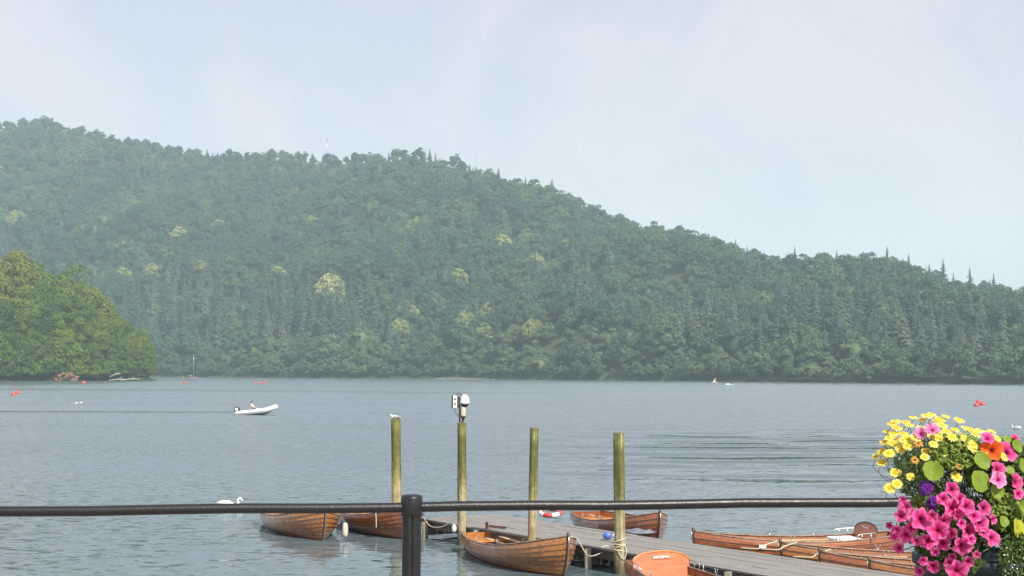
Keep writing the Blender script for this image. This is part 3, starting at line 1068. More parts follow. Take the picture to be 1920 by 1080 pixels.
# ------------------------------------------------------------------ mooring poles
def pole_mat():
    m, n, l, p = new_mat('mossy_pole')
    t = n.new('ShaderNodeTexCoord')
    mpn = n.new('ShaderNodeMapping')
    mpn.inputs['Scale'].default_value = (9, 9, 0.9)
    l.new(t.outputs['Object'], mpn.inputs['Vector'])
    z = n.new('ShaderNodeTexNoise')
    z.inputs['Scale'].default_value = 2.0
    z.inputs['Detail'].default_value = 8
    z.inputs['Roughness'].default_value = 0.6
    l.new(mpn.outputs[0], z.inputs['Vector'])
    sp = n.new('ShaderNodeSeparateXYZ')
    l.new(t.outputs['Object'], sp.inputs[0])
    # algae thickens towards the top of the pole
    mr = n.new('ShaderNodeMapRange')
    mr.inputs['From Min'].default_value = 1.0
    mr.inputs['From Max'].default_value = 3.0
    l.new(sp.outputs['Z'], mr.inputs['Value'])
    ad = n.new('ShaderNodeMath')
    ad.operation = 'MULTIPLY_ADD'
    ad.inputs[1].default_value = 0.9
    l.new(z.outputs['Fac'], ad.inputs[0])
    l.new(mr.outputs[0], ad.inputs[2])
    r_ = n.new('ShaderNodeValToRGB')
    e = r_.color_ramp.elements
    e[0].position, e[0].color = 0.30, (0.47, 0.41, 0.27, 1)
    e[1].position, e[1].color = 1.25 / 1.4, (0.16, 0.16, 0.04, 1)
    k_ = e.new(0.62)
    k_.color = (0.34, 0.31, 0.12, 1)
    l.new(ad.outputs[0], r_.inputs['Fac'])
    # dark cracks along the grain
    mp2 = n.new('ShaderNodeMapping')
    mp2.inputs['Scale'].default_value = (17, 17, 0.55)
    l.new(t.outputs['Object'], mp2.inputs['Vector'])
    z2 = n.new('ShaderNodeTexNoise')
    z2.inputs['Scale'].default_value = 1.0
    z2.inputs['Detail'].default_value = 5
    l.new(mp2.outputs[0], z2.inputs['Vector'])
    r2 = n.new('ShaderNodeMapRange')
    r2.inputs['From Min'].default_value = 0.34
    r2.inputs['From Max'].default_value = 0.56
    r2.inputs['To Min'].default_value = 0.45
    l.new(z2.outputs['Fac'], r2.inputs['Value'])
    mx_ = n.new('ShaderNodeMix')
    mx_.data_type = 'RGBA'
    mx_.blend_type = 'MULTIPLY'
    mx_.inputs['Factor'].default_value = 1
    l.new(r_.outputs['Color'], mx_.inputs[6])
    l.new(r2.outputs[0], mx_.inputs[7])
    wet = n.new('ShaderNodeMapRange')
    wet.inputs['From Min'].default_value = 0.10
    wet.inputs['From Max'].default_value = 0.34
    wet.inputs['To Min'].default_value = 0.28
    wa = n.new('ShaderNodeMath')
    wa.operation = 'MULTIPLY_ADD'
    wa.inputs[1].default_value = 0.35
    l.new(z.outputs['Fac'], wa.inputs[0])
    l.new(sp.outputs['Z'], wa.inputs[2])
    wb = n.new('ShaderNodeMath')
    wb.operation = 'SUBTRACT'
    wb.inputs[1].default_value = 0.17
    l.new(wa.outputs[0], wb.inputs[0])
    l.new(wb.outputs[0], wet.inputs['Value'])
    mw = n.new('ShaderNodeMix')
    mw.data_type = 'RGBA'
    mw.blend_type = 'MULTIPLY'
    mw.inputs['Factor'].default_value = 1
    l.new(mx_.outputs[2], mw.inputs[6])
    l.new(wet.outputs[0], mw.inputs[7])
    # pale bird streaks running down from the cut top
    mp3 = n.new('ShaderNodeMapping')
    mp3.inputs['Scale'].default_value = (19, 19, 0.6)
    oi = n.new('ShaderNodeObjectInfo')
    om = n.new('ShaderNodeMath')
    om.operation = 'MULTIPLY'
    om.inputs[1].default_value = 40
    l.new(oi.outputs['Random'], om.inputs[0])
    l.new(om.outputs[0], mp3.inputs['Location'])
    l.new(om.outputs[0], mp2.inputs['Location'])
    l.new(om.outputs[0], mpn.inputs['Location'])
    l.new(t.outputs['Object'], mp3.inputs['Vector'])
    z3 = n.new('ShaderNodeTexNoise')
    z3.inputs['Scale'].default_value = 1.0
    z3.inputs['Detail'].default_value = 3
    l.new(mp3.outputs[0], z3.inputs['Vector'])
    dr = n.new('ShaderNodeMath')
    dr.operation = 'MULTIPLY_ADD'
    dr.inputs[1].default_value = 0.16
    l.new(sp.outputs['Z'], dr.inputs[0])
    l.new(z3.outputs['Fac'], dr.inputs[2])
    dm = n.new('ShaderNodeMapRange')
    dm.inputs['From Min'].default_value = 1.10
    dm.inputs['From Max'].default_value = 1.17
    dm.inputs['To Max'].default_value = 0.7
    l.new(dr.outputs[0], dm.inputs['Value'])
    md_ = n.new('ShaderNodeMix')
    md_.data_type = 'RGBA'
    l.new(dm.outputs[0], md_.inputs['Factor'])
    l.new(mw.outputs[2], md_.inputs[6])
    md_.inputs[7].default_value = (0.6, 0.6, 0.55, 1)
    z4 = n.new('ShaderNodeTexNoise')
    z4.inputs['Scale'].default_value = 4.5
    z4.inputs['Detail'].default_value = 6
    z4.inputs['Roughness'].default_value = 0.65
    l.new(t.outputs['Object'], z4.inputs['Vector'])
    m4 = n.new('ShaderNodeMapRange')
    m4.inputs['From Min'].default_value = 0.35
    m4.inputs['From Max'].default_value = 0.65
    m4.inputs['To Min'].default_value = 0.55
    m4.inputs['To Max'].default_value = 1.2
    l.new(z4.outputs['Fac'], m4.inputs['Value'])
    mm = n.new('ShaderNodeMix')
    mm.data_type = 'RGBA'
    mm.blend_type = 'MULTIPLY'
    mm.inputs['Factor'].default_value = 1
    l.new(md_.outputs[2], mm.inputs[6])
    l.new(m4.outputs[0], mm.inputs[7])
    l.new(mm.outputs[2], p.inputs['Base Color'])
    p.inputs['Roughness'].default_value = 0.85
    b = n.new('ShaderNodeBump')
    b.inputs['Strength'].default_value = 0.7
    b.inputs['Distance'].default_value = 0.012
    l.new(z2.outputs['Fac'], b.inputs['Height'])
    l.new(b.outputs['Normal'], p.inputs['Normal'])
    return m
M['pole'] = pole_mat()

def pole(px, base, top_py, rad, label, seed, lean=(0, 0)):
    d = base.y
    top = gd(px, top_py, d)
    o = empty('mooring_pole', (top.x, d, 0))
    tag(o, label, 'pole', 'timber mooring poles')
    H = top.z
    b = MB()
    pts_ = [(lean[0] * (z / H - 1), lean[1] * (z / H - 1), z) for z in np.linspace(-1.5, H, 14)]
    rr = [rad * (1.04 - 0.06 * i / 13 + 0.022 * math.sin(seed + i * 1.3) + 0.012 * math.sin(seed * 3 + i * 2.9)) for i in range(14)]
    b.sweep(pts_, rr, 18)
    b.build('shaft', M['pole'], o)
    # splintered end grain: a rough rim of stubs round the cut
    t = MB()
    gg = random.Random(seed)
    for k in range(9):
        a = k * 0.7 + gg.uniform(-0.2, 0.2)
        r0 = rad * 0.83
        h = gg.uniform(0.012, 0.05)
        t.box((math.cos(a) * r0, math.sin(a) * r0, H + h / 2 - 0.004), (rad * 0.28, rad * 0.26, h))
    t.build('frayed_end', M['pile'], o)
    return o, H

def front_edge(px):
    """point on the front edge of the jetty seen at this column"""
    r0 = ray(px, 1000)
    # solve A + ju*s = t*r0 in plan
    a = np.array([[ju.x, -r0.x], [ju.y, -r0.y]])
    s_, t_ = np.linalg.solve(a, np.array([-jA.x, -jA.y]))
    return Vector((jA.x + ju.x * s_, jA.y + ju.y * s_, 0))
pe = front_edge(1160) - jn * 0.16
p4, H4 = pole(1160, pe, 812, 0.118, 'thickest mooring pole with rope wound round it at the jetty edge', 1, (-0.03, 0))
pe = front_edge(1002) + jn * 0.0
p3, H3 = pole(1002, pe - jn * 0.14, 803, 0.102, 'bare slim mooring pole beside the life ring on the jetty', 2, (0.05, 0))
pe = front_edge(866) - jn * 0.16
p2, H2 = pole(866, pe, 793, 0.110, 'mooring pole carrying the white security camera', 3, (-0.02, 0))
p1, H1 = pole(742, Vector((0, 37.6, 0)), 786, 0.128, 'mooring pole with a gull on top left of the railing post', 4, (-0.06, 0))

# ------------------------------------------------------------------ security camera
c0 = Vector((p2.location.x, p2.location.y, H2))
cam_t = empty('security_camera', c0)
tag(cam_t, 'white dome security camera with equipment box on top of mooring pole', 'camera')
MB().bar((-0.055, 0, 0.0), (-0.055, 0, 0.60), 0.04, 0.04).build('mast', M['black'], cam_t)
MB().lathe([(0.05, 0.0), (0.05, 0.02), (0.028, 0.03), (0.028, 0.10), (0.045, 0.11), (0.06, 0.13), (0.06, 0.16)], 16, (0.03, 0, 0)).build('base_bracket', M['black'], cam_t)
MB().lathe([(0.062, 0.16), (0.064, 0.19), (0.060, 0.36), (0.055, 0.38)], 18, (0.03, 0, 0)).build('tube_body', M['cream'], cam_t)
MB().lathe([(0.118, 0.455), (0.120, 0.50), (0.110, 0.58), (0.085, 0.64), (0.045, 0.68), (0.012, 0.69)], 22, (0.065, 0, 0)).build('dome_hood', M['white'], cam_t)
MB().lathe([(0.015, 0.375), (0.06, 0.395), (0.092, 0.425), (0.104, 0.454)], 20, (0.065, 0, 0)).build('dome_glass', M['black'], cam_t)
bx_ = MB().box((-0.16, 0, 0.51), (0.17, 0.10, 0.30)).build('equipment_box', M['white'], cam_t, None, 0.008)
for xx in (-0.232, -0.094):
    MB().box((xx, -0.054, 0.51), (0.035, 0.012, 0.31)).build('box_flange', M['black'], bx_)
for zz_ in (0.46, 0.58):
    MB().box((-0.165, -0.056, zz_), (0.04, 0.012, 0.03)).build('box_plate', M['black'], bx_)
MB().bar((-0.08, 0.0, 0.60), (0.04, 0, 0.60), 0.04, 0.05).build('arm', M['black'], cam_t)
MB().sweep(bez([(-0.16, 0, 0.66), (-0.12, 0, 0.70), (-0.04, 0, 0.70), (0.0, 0, 0.62)]), 0.010, 6).build('cable', M['black'], cam_t)
MB().sweep(bez([(-0.16, 0, 0.36), (-0.17, 0, 0.28), (-0.11, 0, 0.20), (-0.06, 0, 0.14)]), 0.008, 6).build('cable', M['black'], cam_t)

# ------------------------------------------------------------------ gull on the first pole
gl = empty('gull', (p1.location.x - 0.01, p1.location.y, H1 - 0.02), math.pi)
gl.scale = (0.62, 0.62, 0.62)
tag(gl, 'white gull resting on top of mooring pole', 'gull')
MB().sweep([(-0.22, 0, 0.10), (-0.14, 0, 0.12), (-0.05, 0, 0.115), (0.06, 0, 0.115), (0.13, 0, 0.14), (0.17, 0, 0.185), (0.205, 0, 0.20), (0.235, 0, 0.195)],
           [(0.012, 0.01), (0.05, 0.035), (0.085, 0.075), (0.088, 0.085), (0.06, 0.065), (0.042, 0.045), (0.04, 0.042), (0.012, 0.012)], 14).build('body', M['feather'], gl)
for s_ in (-1, 1):
    MB().sweep([(-0.27, s_ * 0.03, 0.12), (-0.12, s_ * 0.07, 0.14), (0.04, s_ * 0.085, 0.135), (0.09, s_ * 0.07, 0.13)], [(0.006, 0.01), (0.02, 0.035), (0.022, 0.05), (0.01, 0.02)], 10).build('wing', M['feather_grey'], gl)
    MB().sweep([(0.01, s_ * 0.03, 0.06), (0.012, s_ * 0.03, -0.02)], 0.006, 6).build('leg', M['bill'], gl)
MB().sweep([(0.225, 0, 0.196), (0.26, 0, 0.192), (0.285, 0, 0.18)], [0.014, 0.012, 0.003], 8).build('bill', M['black'], gl)

# ------------------------------------------------------------------ boats
class Hull:
    def __init__(s, L, B, mid, bow, stern, tr=0.5, full=2.5, keel=-0.14, flare=1.0):
        s.L, s.B, s.mid, s.bow, s.stern, s.tr, s.full, s.keel, s.flare = L, B, mid, bow, stern, tr, full, keel, flare

    def half(s, u):
        if u < 0.45:
            return s.B / 2 * (s.tr + (1 - s.tr) * math.sin(math.pi / 2 * u / 0.45))
        t = (u - 0.45) / 0.55
        return s.B / 2 * max(0.0, 1 - t ** s.full) ** 0.92

    def sheer(s, u):
        a = max(0.0, (u - 0.35) / 0.65)
        b = max(0.0, (0.45 - u) / 0.45)
        return s.mid + (s.bow - s.mid) * a ** 2.1 + (s.stern - s.mid) * b ** 2

    def pt(s, u, v, out=0.0):
        b, sh, k = s.half(u), s.sheer(u), s.keel + 0.10 * max(0, (0.2 - u) / 0.2) ** 2
        th = v * math.pi / 2
        e = 0.72 + 0.55 * max(0, (u - 0.5) / 0.5) ** 1.5 * s.flare
        y = b * math.sin(th) ** e
        z = k + (sh - k) * (1 - math.cos(th)) ** 0.92
        zf = (z - k) / (sh - k)
        x = -s.L / 2 + s.L * u - 0.30 * (1 - zf) ** 2.2 * u ** 7
        nx_ = math.cos(th * 0.4)
        nz_ = -math.cos(th)
        return Vector((x, y + out * max(0.25, math.sin(th)), z + out * nz_ * 0.5))

def boat(name, h, hull_m, loc, rz, label, group, planks=12, style='row'):
    root = empty(name, (loc[0], loc[1], 0), rz)
    tag(root, label, 'boat', group)
    us = [0, 0.06, 0.13, 0.22, 0.32, 0.42, 0.52, 0.62, 0.71, 0.79, 0.86, 0.91, 0.95, 0.98, 1.0]
    nu = len(us)
    vs_ = [i / planks for i in range(planks + 1)]
    for sd in (1, -1):
        for i in range(planks):
            b = MB()
            rows = []
            for (v, out) in ((vs_[i] - 0.014 if i else 0.0, 0.036 if i else 0.01), ((vs_[i] + vs_[i + 1]) / 2, 0.019), (vs_[i + 1], 0.002), (vs_[i + 1], -0.012), ((vs_[i] + vs_[i + 1]) / 2, -0.004), (vs_[i] - 0.014 if i else 0.0, 0.010)):
                rows.append([h.pt(u, max(v, 0), out) for u in us])
            V_ = []
            for r_ in rows:
                V_ += [Vector((p.x, sd * p.y, p.z)) for p in r_]
            F_ = []
            nr = len(rows)
            for r_ in range(nr):
                r2 = (r_ + 1) % nr
                for k_ in range(nu - 1):
                    q_ = (r_ * nu + k_, r_ * nu + k_ + 1, r2 * nu + k_ + 1, r2 * nu + k_)
                    F_.append(q_ if sd > 0 else q_[::-1])
            b.add(V_, F_)
            b.build('hull_plank', hull_m, root)
        # gunwale
        g_ = MB()
        pts_ = [h.pt(u, 1.0) for u in us]
        g_.sweep([Vector((p.x, sd * (p.y - 0.005), p.z + 0.008)) for p in pts_], [(0.026, 0.018)] * nu, 8)
        g_.build('gunwale', M['gun'], root)
    # stem, with pale bow band
    st = [h.pt(1.0, v) for v in np.linspace(0, 1, 10)]
    st = [Vector((p.x + 0.012, 0, p.z)) for p in st] + [Vector((st[-1].x + 0.02, 0, st[-1].z + 0.075))]
    so = MB().sweep(st, [(0.03, 0.035)] * len(st), 8).build('stem_post', M['stem'], root)
    MB().sweep([p + Vector((0.04, 0, 0)) for p in st[:-1]], [(0.012, 0.008)] * (len(st) - 1), 6).build('stem_band', M['metal'], so)
    # transom
    sec = [h.pt(0.0, v) for v in np.linspace(0, 1, 9)]
    ring = [Vector((p.x, p.y, p.z)) for p in sec] + [Vector((p.x, -p.y, p.z)) for p in sec[::-1][:-1]]
    b = MB()
    n_ = len(ring)
    b.add([p + Vector((-0.004, 0, 0)) for p in ring] + [p + Vector((0.03, 0, 0)) for p in ring], [tuple(range(n_))[::-1], tuple(range(n_, 2 * n_))] + [(i, (i + 1) % n_, n_ + (i + 1) % n_, n_ + i) for i in range(n_)])
    b.build('transom', hull_m, root)
    MB().sweep([h.pt(u, 0.0) + Vector((0, 0, -0.03)) for u in us], [(0.025, 0.04)] * nu, 6).build('keel', M['stem'], root)
    # inside: floorboards, ribs, thwarts
    zf = 0.09

    def width_at(u, z):
        for v in np.linspace(0, 1, 60):
            p = h.pt(u, v)
            if p.z > z:
                return max(p.y - 0.025, 0.0)
        return max(h.half(u) - 0.025, 0)
    fb_us = [0.01, 0.1, 0.22, 0.35, 0.5, 0.62, 0.74, 0.84, 0.91, 0.955]
    nfl = 6
    for j in range(nfl):
        b = MB()
        vv_ = []
        for u in fb_us:
            w_ = width_at(u, zf)
            x_ = -h.L / 2 + h.L * u - (0.30 * (1 - 0.25) ** 2.2 * u ** 7)
            for t_ in (j / nfl, (j + 1) / nfl):
                y_ = -w_ + 2 * w_ * t_
                vv_.append(Vector((x_, y_ + (0.006 if t_ == j / nfl else -0.006) * (w_ > 0.05), zf + 0.003 * (j % 2))))
        b.add(vv_, [(2 * i, 2 * i + 2, 2 * i + 3, 2 * i + 1) for i in range(len(fb_us) - 1)])
        b.build('floor_board', M['inside' if style == 'row' else 'inside_skiff'], root)
    for u in np.linspace(0.08, 0.9, 13):
        for sd in (1, -1):
            pp = [h.pt(u, v, -0.022) for v in np.linspace(0.45, 0.99, 7)]
            MB().sweep([Vector((p.x, sd * p.y, p.z)) for p in pp], [(0.014, 0.010)] * 7, 6).build('rib', M['inside_dark'], root)
    for sd in (1, -1):      # inner lining, paler than the outside
        b = MB()
        vv_ = []
        for u in us[:-2]:
            for v in np.linspace(0.42, 0.97, 6):
                p = h.pt(u, v, -0.016)
                vv_.append(Vector((p.x, sd * max(p.y, 0), p.z)))
        nn = len(us) - 2
        b.add(vv_, [(i * 6 + k_, i * 6 + k_ + 1, (i + 1) * 6 + k_ + 1, (i + 1) * 6 + k_) for i in range(nn - 1) for k_ in range(5)], True)
        b.build('inner_lining', M['inside' if style == 'row' else 'inside_skiff'], root)
    zs = h.mid - 0.16
    seats = (0.08, 0.36, 0.58, 0.80) if style == 'row' else (0.46, 0.66)
    for u in seats:
        w_ = width_at(u, zs)
        MB().box((-h.L / 2 + h.L * u, 0, zs), (0.24 if u > 0.1 else 0.5, 2 * w_ + 0.02, 0.03)).build('thwart', M['inside'], root, None, 0.006)
    if style == 'row':
        b = MB()
        a_ = h.pt(0.90, 1.0)
        e_ = h.pt(0.985, 1.0)
        b.add([(a_.x, a_.y, a_.z - 0.01), (a_.x, -a_.y, a_.z - 0.01), (e_.x, 0, e_.z - 0.01), (a_.x, a_.y, a_.z - 0.04), (a_.x, -a_.y, a_.z - 0.04), (e_.x, 0, e_.z - 0.04)],
              [(0, 1, 2), (3, 5, 4), (0, 2, 5, 3), (1, 4, 5, 2), (0, 3, 4, 1)])
        b.build('breasthook', M['inside_dark'], root)
    for u in ((0.42, 0.64) if style == 'row' else (0.36, 0.58)):
        for sd in (1, -1):
            p = h.pt(u, 1.0)
            y_ = sd * p.y
            MB().sweep([(p.x, y_, p.z), (p.x, y_, p.z + 0.05)], 0.012, 6).sweep(
                bez([(p.x - 0.05, y_, p.z + 0.13), (p.x - 0.035, y_, p.z + 0.07), (p.x, y_, p.z + 0.05), (p.x + 0.035, y_, p.z + 0.07), (p.x + 0.05, y_, p.z + 0.13)], 4), 0.008, 6).build('rowlock', M['metal'], root)
    if style == 'skiff':
        # arched wooden seat back at the stern with metal arm rail
        xb = -h.L / 2 + h.L * 0.17
        w_ = h.half(0.17) * 1.04
        zb = h.mid - 0.10
        prof = [(-w_, zb), (-w_, zb + 0.26)] + [(-w_ * math.cos(a), zb + 0.26 + 0.18 * math.sin(a)) for a in np.linspace(0.15, math.pi - 0.15, 11)] + [(w_, zb + 0.26), (w_, zb)]
        n_ = len(prof)
        sl_ = 0.28
        b = MB()
        b.add([(xb - sl_ * (z - zb) + t_, y, z) for t_ in (0.012, -0.012) for y, z in prof], [tuple(range(n_)), tuple(range(n_, 2 * n_))[::-1]] + [(i, n_ + i, n_ + (i + 1) % n_, (i + 1) % n_) for i in range(n_)])
        bk = b.build('seat_back', M['inside_orange'], root)
        rim = [(xb - sl_ * (z - zb), y, z + 0.012) for y, z in prof[1:-1]]
        MB().sweep(rim, [(0.022, 0.02)] * len(rim), 8).build('back_rim', M['inside'], bk)
        MB().box((0, 0, 0), (0.012, 0.34, 0.055)).build('name_board', M['name_board'], bk, (xb - sl_ * 0.33 + 0.022, 0, zb + 0.345)).rotation_euler = (0, -0.27, 0)
        for sd in (1, -1):
            pts_ = [(xb - sl_ * 0.26, sd * w_, zb + 0.27), (xb + 0.12, sd * (w_ + 0.03), zb + 0.27), (xb + 0.42, sd * (w_ + 0.05), zb + 0.24), (xb + 0.46, sd * (w_ + 0.05), zb + 0.12)]
            MB().sweep(bez(pts_, 6), 0.011, 8).build('arm_rail', M['metal'], root)
            for dx in (0.10, 0.32):
                MB().sweep([(xb + dx, sd * (w_ + 0.03), zb + 0.265), (xb + dx, sd * (w_ + 0.03), zb + 0.06)], 0.009, 6).build('rail_post', M['metal'], root)
        MB().box((xb + 0.20, 0, zb - 0.02), (0.48, 2 * w_ - 0.1, 0.06)).build('stern_seat', M['inside_orange'], root, None, 0.02)
    return root

M['inside_skiff'] = mat('worn_varnish_inside', (0.34, 0.15, 0.07), (0.20, 0.09, 0.05), 0.5, 3, (1, 7, 7))
M['inside_orange'] = mat('varnished_seat', (0.52, 0.16, 0.05), (0.36, 0.10, 0.03), 0.4, 3, (5, 1, 5), coat=0.3)
M['name_board'] = mat('faded_red_white_board', (0.62, 0.50, 0.46), (0.50, 0.12, 0.09), 0.5, 9, (1, 1, 14), lo=0.45, hi=0.52)

ROW = Hull(4.9, 1.74, 0.42, 0.84, 0.41, 0.5, 2.7)
def place(stem, ang_deg, h):
    """root position for a boat whose stem stands at stem and whose bow points ang degrees right of the camera direction"""
    a = R(ang_deg)
    hd = Vector((math.sin(a), -math.cos(a), 0))
    c = Vector((stem.x, stem.y, 0)) - hd * (h.L / 2 - 0.12)
    return c, math.atan2(hd.y, hd.x)
c, rz = place(gz(607, 1014), 23, ROW)
boat('rowing_boat', ROW, HULL_A, c, rz, 'varnished clinker rowing boat at the left end of the moored boats', 'varnished clinker rowing boats')
c, rz = place(gz(774, 1013), 25, ROW)
bB = boat('rowing_boat', ROW, HULL_B, c, rz, 'varnished clinker rowing boat partly hidden by the black railing post', 'varnished clinker rowing boats')
c, rz = place(gz(1060, 1082), 23, ROW)
bC = boat('rowing_boat', ROW, HULL_A, c, rz, 'large honey brown rowing boat moored in front of the jetty', 'varnished clinker rowing boats')
c, rz = place(gd(1233, 980, 34.3), 18, ROW)
bD = boat('rowing_boat', ROW, HULL_B, c, rz, 'dark russet rowing boat moored behind the jetty', 'varnished clinker rowing boats')

def skiff(bow, stern_dir, h, hm, label, name='skiff'):
    d = Vector((stern_dir[0], stern_dir[1], 0)).normalized()
    c = Vector((bow.x, bow.y, 0)) + d * (h.L / 2)
    return boat(name, h, hm, c, math.atan2(-d.y, -d.x), label, 'low rowing skiffs with seat backs', 9, 'skiff')
SK = Hull(5.0, 1.25, 0.40, 0.66, 0.50, 0.55, 2.2, -0.12)
SK2 = Hull(5.0, 1.10, 0.34, 0.58, 0.44, 0.55, 2.2, -0.12)
skE = skiff(gz(1301, 996, 0.66), (1, 0.26), SK, HULL_B, 'long low skiff with arched seat back lying beyond the jetty')
skF = skiff(gz(1460, 1017, 0.58) + Vector((0.05, 0, 0)), (1, -0.10), SK2, HULL_A, 'skiff with its bow rope on the jetty, next in front of the long skiff')
skG = skiff(gz(1524, 1034, 0.58) + Vector((0.15, 0, 0)), (1, -0.12), SK2, HULL_B, 'narrow skiff third in the row beyond the jetty')
skiff(gz(1606, 1053, 0.58) + Vector((0.3, 0.15, 0)), (1, -0.12), SK2, HULL_A, 'skiff nearest the flower planter, its bow against the jetty')
SKI = Hull(5.0, 1.35, 0.42, 0.60, 0.52, 0.62, 2.2, -0.12)
hd = Vector((0.30, -0.95, 0)).normalized()
bi = front_edge(1315) - jn * 1.0 - Vector((0, 0, 0))
c = bi + hd * (SKI.L * 0.5 - SKI.L * 0.17)
boat('skiff', SKI, HULL_B, c, math.atan2(hd.y, hd.x), 'skiff with orange varnished seat back moored at the near jetty edge', 'low rowing skiffs with seat backs', 9, 'skiff')

# gear lying in the boats
def oar(boat_o, y, z, x0, x1, label):
    t = empty('oar', boat_o.location, boat_o.rotation_euler.z)
    tag(t, label, 'oar', 'oars lying in the boats')
    d = 1 if x1 > x0 else -1
    MB().sweep([(x0, y, z), (x1 - d * 0.55, y * 0.8, z + 0.03)], [0.022, 0.02], 8).build('shaft', M['oar_wood'], t)
    MB().sweep([(x1 - d * 0.56, y * 0.8, z + 0.03), (x1 - d * 0.35, y * 0.78, z + 0.035), (x1, y * 0.75, z + 0.04)], [(0.022, 0.018), (0.06, 0.010), (0.065, 0.006)], 8).build('blade', M['oar_wood'], t)
    MB().sweep([(x0 + d * 0.9, y * 0.95, z + 0.01), (x0 + d * 1.1, y * 0.93, z + 0.012)], 0.027, 8).build('leather_collar', M['stem'], t)
M['oar_wood'] = mat('pale_oar_wood', (0.58, 0.42, 0.24), (0.44, 0.30, 0.16), 0.5, 4, (1, 5, 5))
oar(skE, 0.22, 0.36, -1.0, 1.6, 'pale oar lying along the far side of the long skiff')
oar(skE, -0.26, 0.35, -0.9, 1.7, 'pale oar lying along the near side of the long skiff')
oar(skF, 0.18, 0.31, -1.2, 1.5, 'oar lying in the skiff next in front of the long skiff')
oar(skG, -0.15, 0.31, -1.3, 1.4, 'oar lying in the narrow third skiff')
oar(bC, 0.30, 0.34, 1.2, -1.7, 'oar laid across the seats of the large honey boat, far side')
oar(bC, -0.22, 0.34, 1.3, -1.6, 'oar laid across the seats of the large honey boat, near side')
oar(bD, -0.25, 0.36, 1.0, -1.8, 'pale oar leaning in the dark russet boat behind the jetty')
cu = empty('seat_cushion', skE.location, skE.rotation_euler.z)
tag(cu, 'white cushion on the stern seat of the long skiff', 'cushion')
b = MB().box((-SK.L / 2 + SK.L * 0.17 + 0.42, 0, SK.mid - 0.03), (0.62, 0.86, 0.10))
b.build('cushion_pad', M['white'], cu, None, 0.04)
pp_ = SK.pt(0.72, 0.86, 0.05)
for sd in (1, -1):
    o = MB().box((0, 0, 0), (0.16, 0.012, 0.07)).build('number_plate', M['white'], skE, (pp_.x, sd * (pp_.y + 0.01), pp_.z))
    o.rotation_euler = (0, 0, -sd * 0.22)
for ch in skE.children:
    if ch.name.startswith('seat_back'):
        for r_ in ch.children:
            if r_.name.startswith('back_rim'):
                r_.data.materials[0] = M['stem']

# ------------------------------------------------------------------ ropes, fenders and gear on the jetty
def rope(name, pts_, label, r=0.011, n=8, m='rope'):
    P_ = bez(pts_, n)
    o = MB().sweep([p - P_[0] for p in P_], r, 6).build(name, M[m], None, P_[0])
    return tag(o, label, 'rope', 'mooring ropes')
# coils round the thickest pole
coil = []
cx, cy = p4.location.x, p4.location.y
for i in range(73):
    a = i * 2 * math.pi / 18
    coil.append(Vector((cx + 0.135 * math.cos(a), cy + 0.135 * math.sin(a), 0.46 + 0.06 * (i / 18) + 0.06 * math.sin(a * 0.5 + 1))))
o = MB().sweep([p - coil[0] for p in coil], 0.013, 6).build('rope_coil', M['rope'], None, coil[0])
tag(o, 'pale rope wound round the thickest mooring pole', 'rope')
hang = [Vector((cx + 0.12, cy - 0.08, 0.62)), Vector((cx + 0.15, cy - 0.10, 0.45)), Vector((cx + 0.10, cy - 0.12, 0.32)), Vector((cx + 0.02, cy - 0.13, 0.38)), Vector((cx - 0.03, cy - 0.13, 0.52))]
rope('rope_tail', hang, 'loose knotted rope end hanging on the thickest mooring pole', 0.013)
bow_c = bC.matrix_basis @ Vector((ROW.L / 2, 0, 0.82))
rope('mooring_rope', [bow_c, bow_c + Vector((0.20, 0.25, -0.06)), bow_c + Vector((0.45, 0.35, -0.42)), gz(1140, 1030, 0.40), Vector((cx - 0.13, cy, 0.60))], 'slack pale rope from the large honey boat to the thickest pole')
e_ = gz(1137, 1024, 0.47)
rope('rope_end', [e_ + jn * 0.05, e_ - jn * 0.12 + Vector((0, 0, -0.02)), e_ - jn * 0.14 + Vector((0, 0, -0.2)), e_ - jn * 0.14 + Vector((0, 0, -0.38))], 'short white rope end hanging over the jetty edge', 0.013)
bl = gz(1139, 1013, ZD) + Vector((0, 0, 0.10))
fl = empty('mooring_float', bl)
tag(fl, 'small blue plastic mooring float on the jetty planks', 'float')
MB().ball((0, 0, 0), (0.105, 0.085, 0.085), 14, 10).build('shell', M['blue'], fl)
MB().lathe([(0.035, -0.02), (0.05, 0.0), (0.035, 0.02)], 12, (0, 0, 0), Matrix.Translation((0.14, 0, 0)) @ Matrix.Rotation(R(90), 4, 'Y')).build('eye_ring', M['white'], fl)

mB = Matrix.Translation(bB.location) @ Matrix.Rotation(bB.rotation_euler.z, 4, 'Z')
hp = ROW.pt(0.80, 1.0)
rope('rope_end', [mB @ Vector((hp.x, -hp.y + 0.1, hp.z + 0.02)), mB @ Vector((hp.x, -hp.y - 0.03, hp.z + 0.03)), mB @ Vector((hp.x + 0.02, -hp.y - 0.035, hp.z - 0.15)), mB @ Vector((hp.x + 0.02, -hp.y - 0.03, hp.z - 0.36))], 'short rope end hanging down the side of the boat behind the railing post', 0.014)
